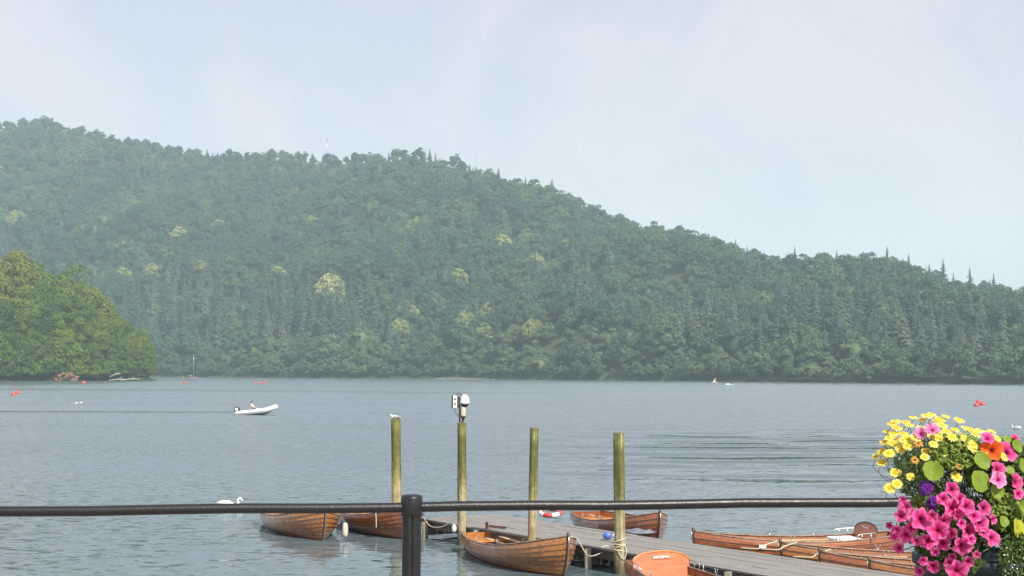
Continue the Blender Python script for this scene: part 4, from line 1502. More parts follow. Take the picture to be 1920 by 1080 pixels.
# ropes on pole two, with white round fender
cx2, cy2 = p2.location.x, p2.location.y
rope('mooring_rope', [Vector((cx2 - 1.0, cy2 + 1.1, 0.55)), Vector((cx2 - 0.75, cy2 + 0.5, 0.38)), Vector((cx2 - 0.4, cy2 + 0.2, 0.44)), Vector((cx2 - 0.12, cy2, 0.70)), Vector((cx2 + 0.11, cy2 - 0.05, 0.78))], 'slack pale rope from the jetty end to the camera pole')
tag(MB().ball((0, 0, 0), (0.06, 0.06, 0.10), 12, 10).build('fender', M['white'], None, (cx2 - 0.17, cy2 - 0.06, 0.40)), 'white fender hanging beside the camera pole', 'fender')
fp = gz(644, 1000, 0.26)
tag(MB().lathe([(0.03, 0.18), (0.06, 0.14), (0.07, 0.05), (0.07, -0.10), (0.05, -0.16), (0.02, -0.18)][::-1], 14).build('fender', M['cream'], None, fp + Vector((0.0, 0.35, 0.04))), 'cream fender wedged between the two left rowing boats', 'fender')

# life ring lying on the far side of the jetty
lr = empty('life_ring', gz(1032, 966, ZD) + Vector((0, 0, 0.075)))
tag(lr, 'red and white life ring lying on the jetty planks', 'life ring')
for k in range(8):
    a0, a1 = k * math.pi / 4 + 0.1, (k + 1) * math.pi / 4 + 0.1
    pp = [(0.26 * math.cos(a), 0.26 * math.sin(a), 0.06 * math.sin(a)) for a in np.linspace(a0, a1, 7)]
    MB().sweep(pp, 0.062, 10).build('ring_band', M['red'] if k % 2 else M['white'], lr)
# grey folded sheet
b = MB()
gs = gz(1196, 998, ZD)
gg = random.Random(9)
vv_ = []
for i in range(9):
    for j in range(6):
        h_ = 0.06 + 0.035 * math.sin(i * 1.1) * math.cos(j * 1.4) + gg.uniform(-0.015, 0.015)
        if i in (0, 8) or j in (0, 5):
            h_ = 0.004
        vv_.append((-0.34 + 0.085 * i, -0.24 + 0.095 * j + 0.03 * math.sin(i), h_))
b.add(vv_, [(i * 6 + j, (i + 1) * 6 + j, (i + 1) * 6 + j + 1, i * 6 + j + 1) for i in range(8) for j in range(5)], True)
o = b.build('grey_sheet', M['grey_sheet'], None, gs)
o.rotation_euler = (0, 0, math.atan2(ju.y, ju.x))
tag(o, 'crumpled grey sheet on the jetty behind the thickest pole', 'sheet')
# boathook post and cleat by the boat stern
o = MB().bar((0, 0, 0), (0.0, 0, 0.16), 0.07, 0.06).bar((0.05, 0, 0.06), (0.45, -0.1, 0.04), 0.06, 0.05).build('mooring_cleat', M['stem'], None, front_edge(905) + jn * 0.12 + Vector((0, 0, ZD)))
tag(o, 'brown wooden mooring bitt on the jetty edge behind the honey boat', 'mooring bitt')
for px, py, k in ((1468, 1030, 0), (1530, 1044, 1), (1430, 1028, 2)):
    a_ = gz(px, py, ZD + 0.02)
    rope('mooring_rope', [a_ - jn * 0.35 - ju * 0.3, a_ - jn * 0.15, a_ + jn * 0.05 + Vector((0, 0, 0.06)), a_ + jn * 0.25 + Vector((0.15, 0.1, 0.12))],
         ['pale rope from the second skiff lying on the jetty edge', 'pale rope from the third skiff lying on the jetty edge', 'short rope lying on jetty beside the long skiff bow'][k], 0.014)

# ------------------------------------------------------------------ inflatable dinghy with outboard and driver
dl = gz(482, 778)
DY = 0.10
din = empty('inflatable_dinghy', (dl.x, dl.y, 0.0), math.radians(-3))
din.rotation_euler = (0, R(-4.5), R(-3))
tag(din, 'white inflatable motor dinghy speeding across the lake', 'dinghy')
side = [(-1.95, 0.62, 0.26), (-1.6, 0.64, 0.28), (-0.4, 0.66, 0.30), (0.7, 0.62, 0.36), (1.4, 0.42, 0.50), (1.80, 0.12, 0.62)]
path = bez(side, 6) + bez([(x, -y, z) for x, y, z in side][::-1], 6)
rr = [0.10 + 0.12 * min(1, i / 4) for i in range(len(path))]
rr = [min(a, b_) for a, b_ in zip(rr, rr[::-1])]
tb = MB().sweep(path, rr, 12).build('inflated_tube', M['rubber'], din)
MB().sweep([Vector(p) + Vector((0, (0.215 if p.y > 0 else -0.215), -0.02)) for p in bez(side[:-1], 6)], (0.03), 6).build('rubbing_strake', M['feather_grey'], tb)
MB().sweep([Vector(p) + Vector((0, -0.215, -0.02)) for p in bez([(x, -y, z) for x, y, z in side[:-1]], 6)], (0.03), 6).build('rubbing_strake', M['feather_grey'], tb)
b = MB()
kx = [-1.85, -0.6, 0.6, 1.2, 1.65]
kz = [-0.12, -0.12, -0.06, 0.08, 0.40]
kw = [0.62, 0.64, 0.60, 0.44, 0.12]
vv_ = []
for x_, z_, w_ in zip(kx, kz, kw):
    vv_ += [(x_, -w_, z_ + 0.26), (x_, 0, z_), (x_, w_, z_ + 0.26), (x_, 0, z_ + 0.30)]
b.add(vv_, [(i * 4 + a, (i + 1) * 4 + a, (i + 1) * 4 + (a + 1) % 4, i * 4 + (a + 1) % 4) for i in range(4) for a in range(4)] + [(0, 1, 2, 3), (19, 18, 17, 16)])
b.build('hull', M['white'], din)
MB().box((-1.72, 0, 0.30), (0.06, 1.0, 0.36)).build('transom', M['white'], din)
MB().box((0.15, 0, 0.42), (0.36, 0.5, 0.36)).build('console', M['white'], din, None, 0.04)
MB().box((-0.55, 0, 0.34), (0.34, 0.62, 0.16)).build('bench', M['white'], din, None, 0.03)
ou = empty('outboard_motor', (0, 0, 0), 0, din)
MB().sweep([(-1.84, 0, 0.38), (-1.86, 0, 0.52), (-1.87, 0, 0.68), (-1.86, 0, 0.84), (-1.84, 0, 0.90)], [(0.20, 0.22), (0.27, 0.27), (0.28, 0.27), (0.24, 0.24), (0.12, 0.12)], 14, True, (0, 1, 0)).build('cowling', M['black'], ou)
MB().lathe([(0.17, 0), (0.17, 0.02), (0.10, 0.03)], 18, (0, 0, 0), Matrix.Translation((-1.86, -0.27, 0.66)) @ Matrix.Rotation(R(90), 4, 'X') @ Matrix.Diagonal((0.9, 0.9, 1, 1))).build('badge_disc', M['white'], ou)
MB().bar((-1.88, 0, 0.40), (-1.92, 0, -0.35), 0.08, 0.14).build('leg', M['black'], ou)

def figure(name, joints, edges, radii, mat_, parent=None, sub=2):
    bm = bmesh.new()
    lay = bm.verts.layers.skin.verify()
    bv = [bm.verts.new(j) for j in joints]
    for i, j in edges:
        bm.edges.new((bv[i], bv[j]))
    for i, r in enumerate(radii):
        bv[i][lay].radius = r if hasattr(r, '__len__') else (r, r)
        bv[i][lay].use_root = (i == 0)
    me = bpy.data.meshes.new(name)
    bm.to_mesh(me)
    bm.free()
    me.materials.append(mat_)
    o = link(name, me, parent)
    md = o.modifiers.new('skin', 'SKIN')
    md.use_smooth_shade = True
    sb = o.modifiers.new('sub', 'SUBSURF')
    sb.levels = sub
    sb.render_levels = sub
    return o
# seated driver, facing the bow
J = [(-0.50, 0, 0.50), (-0.48, 0, 0.68), (-0.45, 0, 0.88), (-0.44, 0, 1.02), (-0.42, 0, 1.10), (-0.40, 0, 1.22), (-0.39, 0, 1.29),
     (-0.44, 0.19, 0.97), (-0.30, 0.24, 0.76), (-0.06, 0.16, 0.72), (0.02, 0.14, 0.73),
     (-0.44, -0.19, 0.97), (-0.30, -0.24, 0.76), (-0.06, -0.16, 0.72), (0.02, -0.14, 0.73),
     (-0.40, 0.12, 0.50), (-0.06, 0.14, 0.54), (-0.04, 0.13, 0.26), (0.08, 0.13, 0.20),
     (-0.40, -0.12, 0.50), (-0.06, -0.14, 0.54), (-0.04, -0.13, 0.26), (0.08, -0.13, 0.20)]
E = [(0, 1), (1, 2), (2, 3), (3, 4), (4, 5), (5, 6), (3, 7), (7, 8), (8, 9), (9, 10), (3, 11), (11, 12), (12, 13), (13, 14), (0, 15), (15, 16), (16, 17), (17, 18), (0, 19), (19, 20), (20, 21), (21, 22)]
RD = [0.15, 0.14, 0.15, 0.12, 0.06, 0.10, 0.085, 0.065, 0.052, 0.04, 0.045, 0.065, 0.052, 0.04, 0.045, 0.09, 0.07, 0.055, 0.05, 0.09, 0.07, 0.055, 0.05]
person = empty('person', (dl.x, dl.y, 0.0))
person.rotation_euler = din.rotation_euler
tag(person, 'person in pale top and dark cap seated steering the dinghy', 'person')
figure('body', J, E, RD, M['skin'], person)
figure('shirt', [J[0], J[1], J[2], J[3], J[7], J[8], J[11], J[12]], [(0, 1), (1, 2), (2, 3), (3, 4), (4, 5), (3, 6), (6, 7)], [0.165, 0.155, 0.165, 0.135, 0.082, 0.068, 0.082, 0.068], M['shirt'], person)
figure('trousers', [J[0], J[15], J[16], J[17], J[19], J[20], J[21]], [(0, 1), (1, 2), (2, 3), (0, 4), (4, 5), (5, 6)], [0.155, 0.105, 0.085, 0.07, 0.105, 0.085, 0.07], M['trouser'], person)
MB().ball((-0.405, 0, 1.275), (0.115, 0.108, 0.075), 12, 8).box((-0.28, 0, 1.26), (0.12, 0.14, 0.015)).build('cap', M['black'], person)

# ------------------------------------------------------------------ swans, ducks
def swan(loc, rz, label, s=1.0):
    o = empty('swan', loc, rz)
    o.scale = (s, s, s)
    tag(o, label, 'swan')
    MB().sweep([(-0.62, 0, 0.20), (-0.48, 0, 0.20), (-0.25, 0, 0.14), (0.05, 0, 0.10), (0.28, 0, 0.12), (0.38, 0, 0.20), (0.41, 0, 0.30), (0.385, 0, 0.38), (0.40, 0, 0.45), (0.46, 0, 0.485), (0.525, 0, 0.46), (0.57, 0, 0.40), (0.59, 0, 0.36)],
               [(0.02, 0.015), (0.12, 0.06), (0.21, 0.15), (0.23, 0.18), (0.16, 0.15), (0.075, 0.08), (0.05, 0.05), (0.042, 0.042), (0.04, 0.04), (0.042, 0.042), (0.052, 0.05), (0.045, 0.04), (0.02, 0.018)], 14).build('body', M['feather'], o)
    for sd in (-1, 1):
        MB().sweep([(-0.60, sd * 0.05, 0.27), (-0.35, sd * 0.14, 0.30), (-0.05, sd * 0.19, 0.26), (0.18, sd * 0.17, 0.20)], [(0.02, 0.02), (0.06, 0.09), (0.07, 0.12), (0.03, 0.05)], 10).build('wing', M['feather'], o)
    b_ = MB().sweep([(0.575, 0, 0.395), (0.605, 0, 0.34), (0.618, 0, 0.29)], [(0.026, 0.024), (0.022, 0.018), (0.012, 0.008)], 8).build('bill', M['bill'], o)
    MB().ball((0.578, 0, 0.415), (0.022, 0.024, 0.02), 8, 6).build('bill_knob', M['black'], b_)
    return o
sw = gz(448, 955)
swan((sw.x - 0.30, sw.y, 0), 0.05, 'white swan swimming just beyond the railing on the left', 0.68)
sw = gz(1905, 806)
swan((sw.x, sw.y, 0), 2.2, 'white swan far out on the water above the flowers', 0.72)
for px, py, w in ((143, 757, 'left one of two small ducks on the water near the red buoys'), (152, 756, 'right one of two small ducks on the water near the red buoys')):
    a_ = gz(px, py)
    o = empty('duck', (a_.x, a_.y, 0), 0.1)
    o.scale = (0.75, 0.75, 0.75)
    tag(o, w, 'duck', 'ducks on the open water')
    MB().sweep([(-0.32, 0, 0.12), (-0.2, 0, 0.10), (0, 0, 0.09), (0.16, 0, 0.12), (0.2, 0, 0.22), (0.25, 0, 0.28), (0.30, 0, 0.27)], [(0.02, 0.01), (0.10, 0.06), (0.15, 0.11), (0.10, 0.09), (0.05, 0.05), (0.055, 0.055), (0.02, 0.015)], 10).build('body', M['feather'], o)
    MB().ball((0.26, 0, 0.28), (0.07, 0.06, 0.062), 10, 8).build('head', M['black'], o)

# ------------------------------------------------------------------ buoys
def buoy(px, py, r, label):
    a_ = gz(px, py)
    o = empty('mooring_buoy', (a_.x, a_.y, 0))
    tag(o, label, 'buoy', 'red mooring buoys')
    MB().lathe([(r * 0.2, -r * 0.55), (r * 0.7, -r * 0.4), (r * 0.95, 0.0), (r, r * 0.3), (r * 0.92, r * 0.7), (r * 0.68, r * 1.05), (r * 0.3, r * 1.25), (r * 0.1, r * 1.28)], 18).build('float', M['buoy'], o)
    MB().lathe([(r * 0.12, r * 1.24), (r * 0.12, r * 1.42), (r * 0.2, r * 1.45), (r * 0.2, r * 1.5)], 10).build('mooring_eye', M['metal'], o)
buoy(25, 741, 0.40, 'front one of the two large red buoys off the island')
buoy(33, 738, 0.40, 'rear one of the two large red buoys off the island')
buoy(157, 719, 0.55, 'small red buoy against the island shore by the brown bush')
buoy(347, 720, 0.50, 'lone red buoy left of the moored yacht mast')
buoy(343, 709, 0.5, 'far faint buoy left of the moored yacht near the hill shore')
buoy(367, 709.5, 0.55, 'far faint buoy right of the moored yacht near the hill shore')
buoy(479, 718.5, 0.45, 'leftmost of four red buoys beyond the dinghy')
buoy(486, 719.5, 0.45, 'second from left of four red buoys beyond the dinghy')
buoy(497, 716, 0.45, 'upper right of four red buoys beyond the dinghy')
buoy(497, 720.5, 0.45, 'lower right of four red buoys beyond the dinghy')
buoy(1831, 762, 0.36, 'nearest of three red buoys above the flowers')
buoy(1842, 760, 0.36, 'right one of three red buoys above the flowers')
buoy(1835, 755.5, 0.36, 'farthest of three red buoys above the flowers')

# moored yacht far off the island tip
a_ = gz(360, 713)
y_ = empty('moored_yacht', (a_.x, a_.y, 0), 0.3)
y_.scale = (0.8, 0.8, 1.0)
tag(y_, 'small moored yacht with bare mast beyond the island tip', 'yacht')
YH = Hull(7.0, 2.2, 0.75, 1.05, 0.85, 0.6, 2.2, -0.3)
b = MB()
us = [0, 0.15, 0.3, 0.45, 0.6, 0.75, 0.88, 0.96, 1.0]
vv_ = []
for u in us:
    pr_ = [YH.pt(u, v) for v in (0, 0.3, 0.6, 1.0)]
    vv_ += [Vector((p.x, p.y, p.z)) for p in pr_[::-1]] + [Vector((p.x, -p.y, p.z)) for p in pr_]
b.add(vv_, [(i * 8 + a, (i + 1) * 8 + a, (i + 1) * 8 + (a + 1) % 8, i * 8 + (a + 1) % 8) for i in range(8) for a in range(8)] + [tuple(range(8))])
b.build('hull', M['grey_sheet'], y_)
MB().box((0.2, 0, 1.0), (2.2, 1.1, 0.5)).build('cabin', M['grey_sheet'], y_, None, 0.08)
MB().sweep([(0.6, 0, 0.7), (0.6, 0, 10.5)], [0.09, 0.06], 8).build('mast', M['metal'], y_)
MB().sweep([(0.6, 0, 1.9), (-2.4, 0, 1.85)], [0.07, 0.06], 8).build('boom', M['metal'], y_)
# little sailing boat and launch on the right
a_ = gz(1340, 718)
y_ = empty('sailing_dinghy', (a_.x, a_.y, 0), 0.2)
y_.scale = (0.62, 0.62, 0.62)
tag(y_, 'tiny sailing dinghy with orange and white sail below the far shore', 'sailing boat')
b = MB()
YH2 = Hull(4.2, 1.5, 0.35, 0.5, 0.4, 0.7, 2.2, -0.1)
vv_ = []
for u in us:
    pr_ = [YH2.pt(u, v) for v in (0, 0.3, 0.6, 1.0)]
    vv_ += [Vector((p.x, p.y, p.z)) for p in pr_[::-1]] + [Vector((p.x, -p.y, p.z)) for p in pr_]
b.add(vv_, [(i * 8 + a, (i + 1) * 8 + a, (i + 1) * 8 + (a + 1) % 8, i * 8 + (a + 1) % 8) for i in range(8) for a in range(8)] + [tuple(range(8))])
b.build('hull', M['white'], y_)
MB().sweep([(0.5, 0, 0.3), (0.5, 0, 3.2)], 0.04, 6).build('mast', M['metal'], y_)
vv_, ff_ = [], []
for t_ in (-0.015, 0.015):
    for i in range(6):
        z_ = 0.6 + 2.4 * i / 5
        vv_ += [(0.45, t_, z_), (0.45 - 1.5 * (1 - i / 5) ** 0.8 - 0.05, t_ + 0.12 * math.sin(i), z_)]
for o_ in (0, 12):
    ff_ += [(o_ + 2 * i, o_ + 2 * i + 1, o_ + 2 * i + 3, o_ + 2 * i + 2) for i in range(5)]
M['sail'] = mat('orange_white_sail', (0.78, 0.74, 0.66), (0.75, 0.42, 0.10), 0.7, 0.5, (1, 1, 0.8), lo=0.48, hi=0.52)
MB().add(vv_, ff_).build('sail', M['sail'], y_)
a_ = gz(1366, 722.5)
y_ = empty('motor_launch', (a_.x, a_.y, 0), 0.0)
y_.scale = (0.7, 0.7, 0.7)
tag(y_, 'tiny white motor launch right of the little orange sail', 'motor boat')
b = MB()
vv_ = []
for u in us:
    pr_ = [YH2.pt(u, v) for v in (0, 0.3, 0.6, 1.0)]
    vv_ += [Vector((p.x, p.y, p.z)) for p in pr_[::-1]] + [Vector((p.x, -p.y, p.z)) for p in pr_]
b.add(vv_, [(i * 8 + a, (i + 1) * 8 + a, (i + 1) * 8 + (a + 1) % 8, i * 8 + (a + 1) % 8) for i in range(8) for a in range(8)] + [tuple(range(8))])
b.build('hull', M['white'], y_)
MB().box((-0.3, 0, 0.55), (1.4, 0.9, 0.45)).build('cabin', M['white'], y_, None, 0.06)

# dead brown bush and fallen limbs on the island shore
M['dead_leaf'] = mat('dead_leaves', (0.60, 0.34, 0.20), (0.40, 0.20, 0.11), 0.8, 1.5)
def isl_shore(px):
    r0 = ray(px, 700)
    for y in np.arange(470, 560, 0.5):
        if isl_in(r0.x / r0.y * y, y) < 1.0:
            return Vector((r0.x / r0.y * y, y, 0))
    return Vector((r0.x / r0.y * 545, 545, 0))
db = empty('dead_bush', isl_shore(135) + Vector((0, -6.0, 0.0)))
tag(db, 'withered orange brown bush on the island shore', 'bush')
gg = np.random.default_rng(12)
cs = [np.array([t_, gg.uniform(-1.0, 1.0), gg.uniform(0.2, 3.2 - 0.12 * t_ * t_)]) for t_ in gg.uniform(-4.2, 4.2, 70)]
V_, F_ = leaf_cloud(gg, cs, [0.55] * 70, 10, 0.17)
link('dead_foliage', np_mesh('dead_foliage', V_, F_, M['dead_leaf']), db)
b = MB()
for k in range(9):
    a = k * 0.7
    b.sweep([(0, 0, 0), (math.cos(a) * 1.6, math.sin(a) * 0.8, 1.4), (math.cos(a) * 3.2, math.sin(a) * 1.1, 2.4)], [0.08, 0.06, 0.02], 6)
b.build('branch', M['bark'], db)
M['drift'] = mat('bleached_wood', (0.50, 0.46, 0.40), (0.36, 0.33, 0.28), 0.8, 4)
for px0, py0, px1, py1, w in ((203, 713.5, 240, 711.5, 'bleached fallen trunk lying along the island waterline'), (205, 707, 226, 700, 'bleached bare limb leaning out of the island bushes'), (226, 714, 262, 710.5, 'second bleached trunk at the island tip waterline')):
    a_ = isl_shore(px0)
    d_ = a_.y - 6.0
    A_, B_ = gd(px0, py0, d_), gd(px1, py1, d_)
    o = MB().sweep([Vector((0, 0, 0)), (B_ - A_) * 0.5 + Vector((0, 0, 0.3)), B_ - A_], [0.22, 0.2, 0.08], 8).sweep([(B_ - A_) * 0.5, (B_ - A_) * 0.7 + Vector((0, 0, 1.2))], [0.1, 0.04], 6).build('fallen_trunk', M['drift'], None, A_)
    tag(o, w, 'fallen tree')

# shingle beach and a couple of boulders below the foreland
V_, F_ = [], []
x0_, x1_ = -38.0, -8.0
for i in range(16):
    x_ = x0_ + (x1_ - x0_) * i / 15
    ys_ = float(np.interp(x_, SH_X, SH_Y))
    w_ = 1.2 * math.sin(math.pi * (i + 0.3) / 15.6) + 0.5
    V_ += [(x_, ys_ - 1.5 - w_, -0.05), (x_, ys_ - 1.0, 0.35 + 0.12 * math.sin(i * 2.1)), (x_, ys_ + 2.0, 0.5)]
for i in range(15):
    for k in range(2):
        F_.append((i * 3 + k, (i + 1) * 3 + k, (i + 1) * 3 + k + 1, i * 3 + k + 1))
o = link('beach', np_mesh('beach', V_, F_, M['shingle'], True))
o['kind'] = 'structure'

# radio mast on the ridge
d = ray(613, 280)
d = d / d.y
zx, _v = hill(np.array([d.x * 1328]), np.array([1328.0]))
tm = empty('radio_mast', (d.x * 1328, 1328, float(zx[0])))
tag(tm, 'thin lattice radio mast rising above the ridge trees', 'mast')
for k in range(3):
    a = k * 2.094
    MB().sweep([(0.9 * math.cos(a), 0.9 * math.sin(a), 0), (0.35 * math.cos(a), 0.35 * math.sin(a), 24)], 0.09, 6).build('mast_leg', M['metal'], tm)
for z_ in range(2, 24, 2):
    r_ = 0.9 - 0.55 * z_ / 24
    pp = [(r_ * math.cos(k * 2.094), r_ * math.sin(k * 2.094), z_ + (1 if k % 2 else 0)) for k in range(4)]
    MB().sweep(pp, 0.05, 5).build('lattice_brace', M['metal'], tm)
MB().lathe([(0.5, 19), (0.6, 20), (0.6, 23), (0.5, 24)], 10).build('antenna_drum', M['feather_grey'], tm)

# ------------------------------------------------------------------ flower planter
PLX, PLY = gd(1836, 1000, 5.05).x, 5.05
M['pot'] = mat('dark_green_pot', (0.006, 0.022, 0.022), (0.004, 0.013, 0.014), 0.5, 4, spec=0.3)
pl = empty('planter', (PLX, PLY, 2.5))
tag(pl, 'dark green tapered flower planter in front of the railing', 'planter')
MB().lathe([(0.150, 0.70), (0.165, 0.72), (0.208, 0.98), (0.218, 1.02), (0.230, 1.03), (0.230, 1.06), (0.215, 1.065), (0.205, 1.03), (0.05, 1.02)], 32).build('pot', M['pot'], pl)
MB().lathe([(0.22, 0.0), (0.22, 0.03), (0.08, 0.08), (0.06, 0.12), (0.06, 0.60), (0.12, 0.70), (0.16, 0.705)], 24).build('pedestal', M['pot'], pl)

def petal_mat(name, edge, mid, throat, trans=0.35):
    m, n, l, p = new_mat(name)
    a = n.new('ShaderNodeAttribute')
    a.attribute_name = 'rad'
    oi = n.new('ShaderNodeObjectInfo')
    r_ = n.new('ShaderNodeValToRGB')
    e = r_.color_ramp.elements
    e[0].position, e[0].color = 0.10, (*throat, 1)
    e[1].position, e[1].color = 0.98, (*edge, 1)
    k_ = e.new(0.5)
    k_.color = (*mid, 1)
    l.new(a.outputs['Fac'], r_.inputs['Fac'])
    hs = n.new('ShaderNodeHueSaturation')
    mr = n.new('ShaderNodeMapRange')
    mr.inputs['To Min'].default_value = 0.75
    mr.inputs['To Max'].default_value = 1.15
    l.new(oi.outputs['Random'], mr.inputs['Value'])
    l.new(mr.outputs[0], hs.inputs['Value'])
    l.new(r_.outputs['Color'], hs.inputs['Color'])
    l.new(hs.outputs[0], p.inputs['Base Color'])
    p.inputs['Roughness'].default_value = 0.55
    p.inputs['Specular IOR Level'].default_value = 0.25
    tr = n.new('ShaderNodeBsdfTranslucent')
    l.new(hs.outputs[0], tr.inputs['Color'])
    ms = n.new('ShaderNodeMixShader')
    ms.inputs['Fac'].default_value = trans
    l.new(p.outputs[0], ms.inputs[1])
    l.new(tr.outputs[0], ms.inputs[2])
    l.new(ms.outputs[0], n['Material Output'].inputs['Surface'])
    return m
M['petunia'] = petal_mat('petunia_petals', (0.80, 0.17, 0.46), (0.70, 0.035, 0.22), (0.30, 0.008, 0.07))
M['petunia_pale'] = petal_mat('pale_petunia_petals', (0.80, 0.34, 0.58), (0.74, 0.16, 0.42), (0.40, 0.03, 0.16))
M['orange_petal'] = petal_mat('orange_petals', (0.85, 0.14, 0.012), (0.80, 0.10, 0.010), (0.30, 0.02, 0.01))
M['daisy'] = petal_mat('yellow_petals', (0.88, 0.78, 0.24), (0.84, 0.66, 0.06), (0.74, 0.46, 0.02), 0.25)
M['daisy_old'] = petal_mat('faded_orange_petals', (0.66, 0.38, 0.08), (0.58, 0.28, 0.05), (0.4, 0.16, 0.02), 0.25)
M['daisy_eye'] = mat('flower_eye', (0.76, 0.44, 0.010), (0.62, 0.30, 0.008), 0.7, 200)
M['verbena'] = petal_mat('purple_petals', (0.22, 0.04, 0.34), (0.12, 0.015, 0.22), (0.06, 0.01, 0.10))
M['alyssum'] = mat('white_petals', (0.80, 0.80, 0.74), None, 0.6, 40)

def plant_leaf_mat(name, c1, c2, trans=0.35):
    m = mat(name, c1, c2, 0.5, 45, coords='Object', spec=0.3)
    n, l = m.node_tree.nodes, m.node_tree.links
    p = n['Principled BSDF']
    src = p.inputs['Base Color'].links[0].from_socket
    tr = n.new('ShaderNodeBsdfTranslucent')
    l.new(src, tr.inputs['Color'])
    ms = n.new('ShaderNodeMixShader')
    ms.inputs['Fac'].default_value = trans
    l.new(p.outputs[0], ms.inputs[1])
    l.new(tr.outputs[0], ms.inputs[2])
    l.new(ms.outputs[0], n['Material Output'].inputs['Surface'])
    return m
M['nast_leaf'] = plant_leaf_mat('nasturtium_leaf', (0.24, 0.34, 0.035), (0.17, 0.26, 0.025))
M['nast_leaf_yellow'] = plant_leaf_mat('yellowing_leaf', (0.52, 0.50, 0.04), (0.40, 0.42, 0.03))
M['herb'] = plant_leaf_mat('fine_leaves', (0.10, 0.16, 0.035), (0.045, 0.085, 0.02), 0.25)
M['herb_light'] = plant_leaf_mat('pale_leaves', (0.24, 0.32, 0.06), (0.12, 0.19, 0.03), 0.3)
M['vein'] = plant_leaf_mat('leaf_veins', (0.36, 0.44, 0.14), (0.30, 0.38, 0.10))
M['stalk'] = mat('green_stalk', (0.16, 0.22, 0.05), None, 0.6, 20)

def rad_attr(me, vals):
    at = me.attributes.new('rad', 'FLOAT', 'POINT')
    at.data.foreach_set('value', np.array(vals, dtype=np.float32))

def funnel_mesh(name, mat_, lobes=5, depth=0.55, ruff=0.10, seed=0):
    """trumpet flower of radius 1, facing +z"""
    g_ = np.random.default_rng(seed)
    ns = 40
    am1, am2 = g_.uniform(0.0, 0.22), g_.uniform(0.02, 0.22)
    jit_ = g_.normal(0, 0.035, ns)
    rings = [(0.06, -depth - 0.5, 0.0), (0.12, -depth, 0.08), (0.24, -depth * 0.55, 0.25), (0.48, -0.16, 0.5), (0.75, -0.02, 0.75), (1.0, 0.0, 1.0)]
    ph = g_.uniform(0, 6.28)
    V_, rv, F_ = [], [], []
    for i, (r, z, t) in enumerate(rings):
        for k in range(ns):
            a = 2 * math.pi * k / ns
            lob = 1 + t ** 2 * (0.11 * math.cos(lobes * a) + 0.025 * math.cos(3 * a + ph))
            zz_ = z + t ** 2 * (ruff * math.sin(lobes * a * 2 + ph) + am2 * math.cos(2 * a + ph) + am1 * math.cos(a + ph * 2) - 0.12 * math.cos(lobes * a)) + t ** 3 * jit_[k]
            V_.append((r * lob * math.cos(a), r * lob * math.sin(a), zz_))
            rv.append(t + 0.16 * t * (1.15 - t) * -math.cos(lobes * a) * 2.2 + 0.05 * math.cos(lobes * 3 * a) * (1 - t))
    for i in range(len(rings) - 1):
        for k in range(ns):
            F_.append((i * ns + k, i * ns + (k + 1) % ns, (i + 1) * ns + (k + 1) % ns, (i + 1) * ns + k))
    me = np_mesh(name, V_, F_, mat_, True)
    rad_attr(me, rv)
    return me

def daisy_mesh(name, mat_, seed=0, npet=15):
    g_ = np.random.default_rng(seed)
    V_, rv, F_ = [], [], []
    for k in range(npet):
        a = 2 * math.pi * k / npet + g_.uniform(-0.08, 0.08)
        L = g_.uniform(0.88, 1.05)
        dr = g_.uniform(-0.34, 0.04)
        w = 0.155
        o_ = len(V_)
        for r, ww, z, t in ((0.25, 0.07, 0.0, 0.2), (0.60, w, 0.05, 0.6), (0.88, w * 0.95, 0.02 + dr * 0.5, 0.9), (L, w * 0.4, dr, 1.0)):
            c_, s_ = math.cos(a), math.sin(a)
            V_ += [(c_ * r - s_ * ww, s_ * r + c_ * ww, z), (c_ * r + s_ * ww, s_ * r - c_ * ww, z)]
            rv += [t, t]
        for i in range(3):
            F_.append((o_ + 2 * i, o_ + 2 * i + 1, o_ + 2 * i + 3, o_ + 2 * i + 2))
    me = np_mesh(name, V_, F_, mat_)
    rad_attr(me, rv)
    return me

def shield_leaf(name, mat_, seed=0):
    g_ = np.random.default_rng(seed)
    ns = 28
    fold = [0.42, 0.05, 0.18][seed % 3]
    V_, F_ = [(0, 0, 0)], []
    ph = g_.uniform(0, 6.28)
    for r in (0.35, 0.7, 1.0):
        for k in range(ns):
            a = 2 * math.pi * k / ns
            rr_ = r * (1 + 0.04 * math.cos(9 * a) * r)
            V_.append((rr_ * math.cos(a), rr_ * math.sin(a), fold * abs(rr_ * math.cos(a)) + 0.14 * r * r * math.cos(2 * a + ph) + 0.10 * r * r + 0.02 * math.cos(9 * a) * r))
    F_ = [(0, 1 + k, 1 + (k + 1) % ns, 0) for k in range(ns)]
    b_ = MB()
    b_.add(V_, [(0, 1 + k, 1 + (k + 1) % ns) for k in range(ns)] + [(1 + i * ns + k, 1 + (i + 1) * ns + k, 1 + (i + 1) * ns + (k + 1) % ns, 1 + i * ns + (k + 1) % ns) for i in range(2) for k in range(ns)], True)
    return b_.mesh(name, mat_)

def veins_mesh(name):
    b_ = MB()
    for k in range(9):
        a = 2 * math.pi * k / 9 + 0.2
        b_.sweep([(0, 0, 0.012), (0.5 * math.cos(a), 0.5 * math.sin(a), 0.045), (0.93 * math.cos(a), 0.93 * math.sin(a), 0.11)], [0.016, 0.010, 0.003], 4)
    return b_.mesh(name, M['vein'])

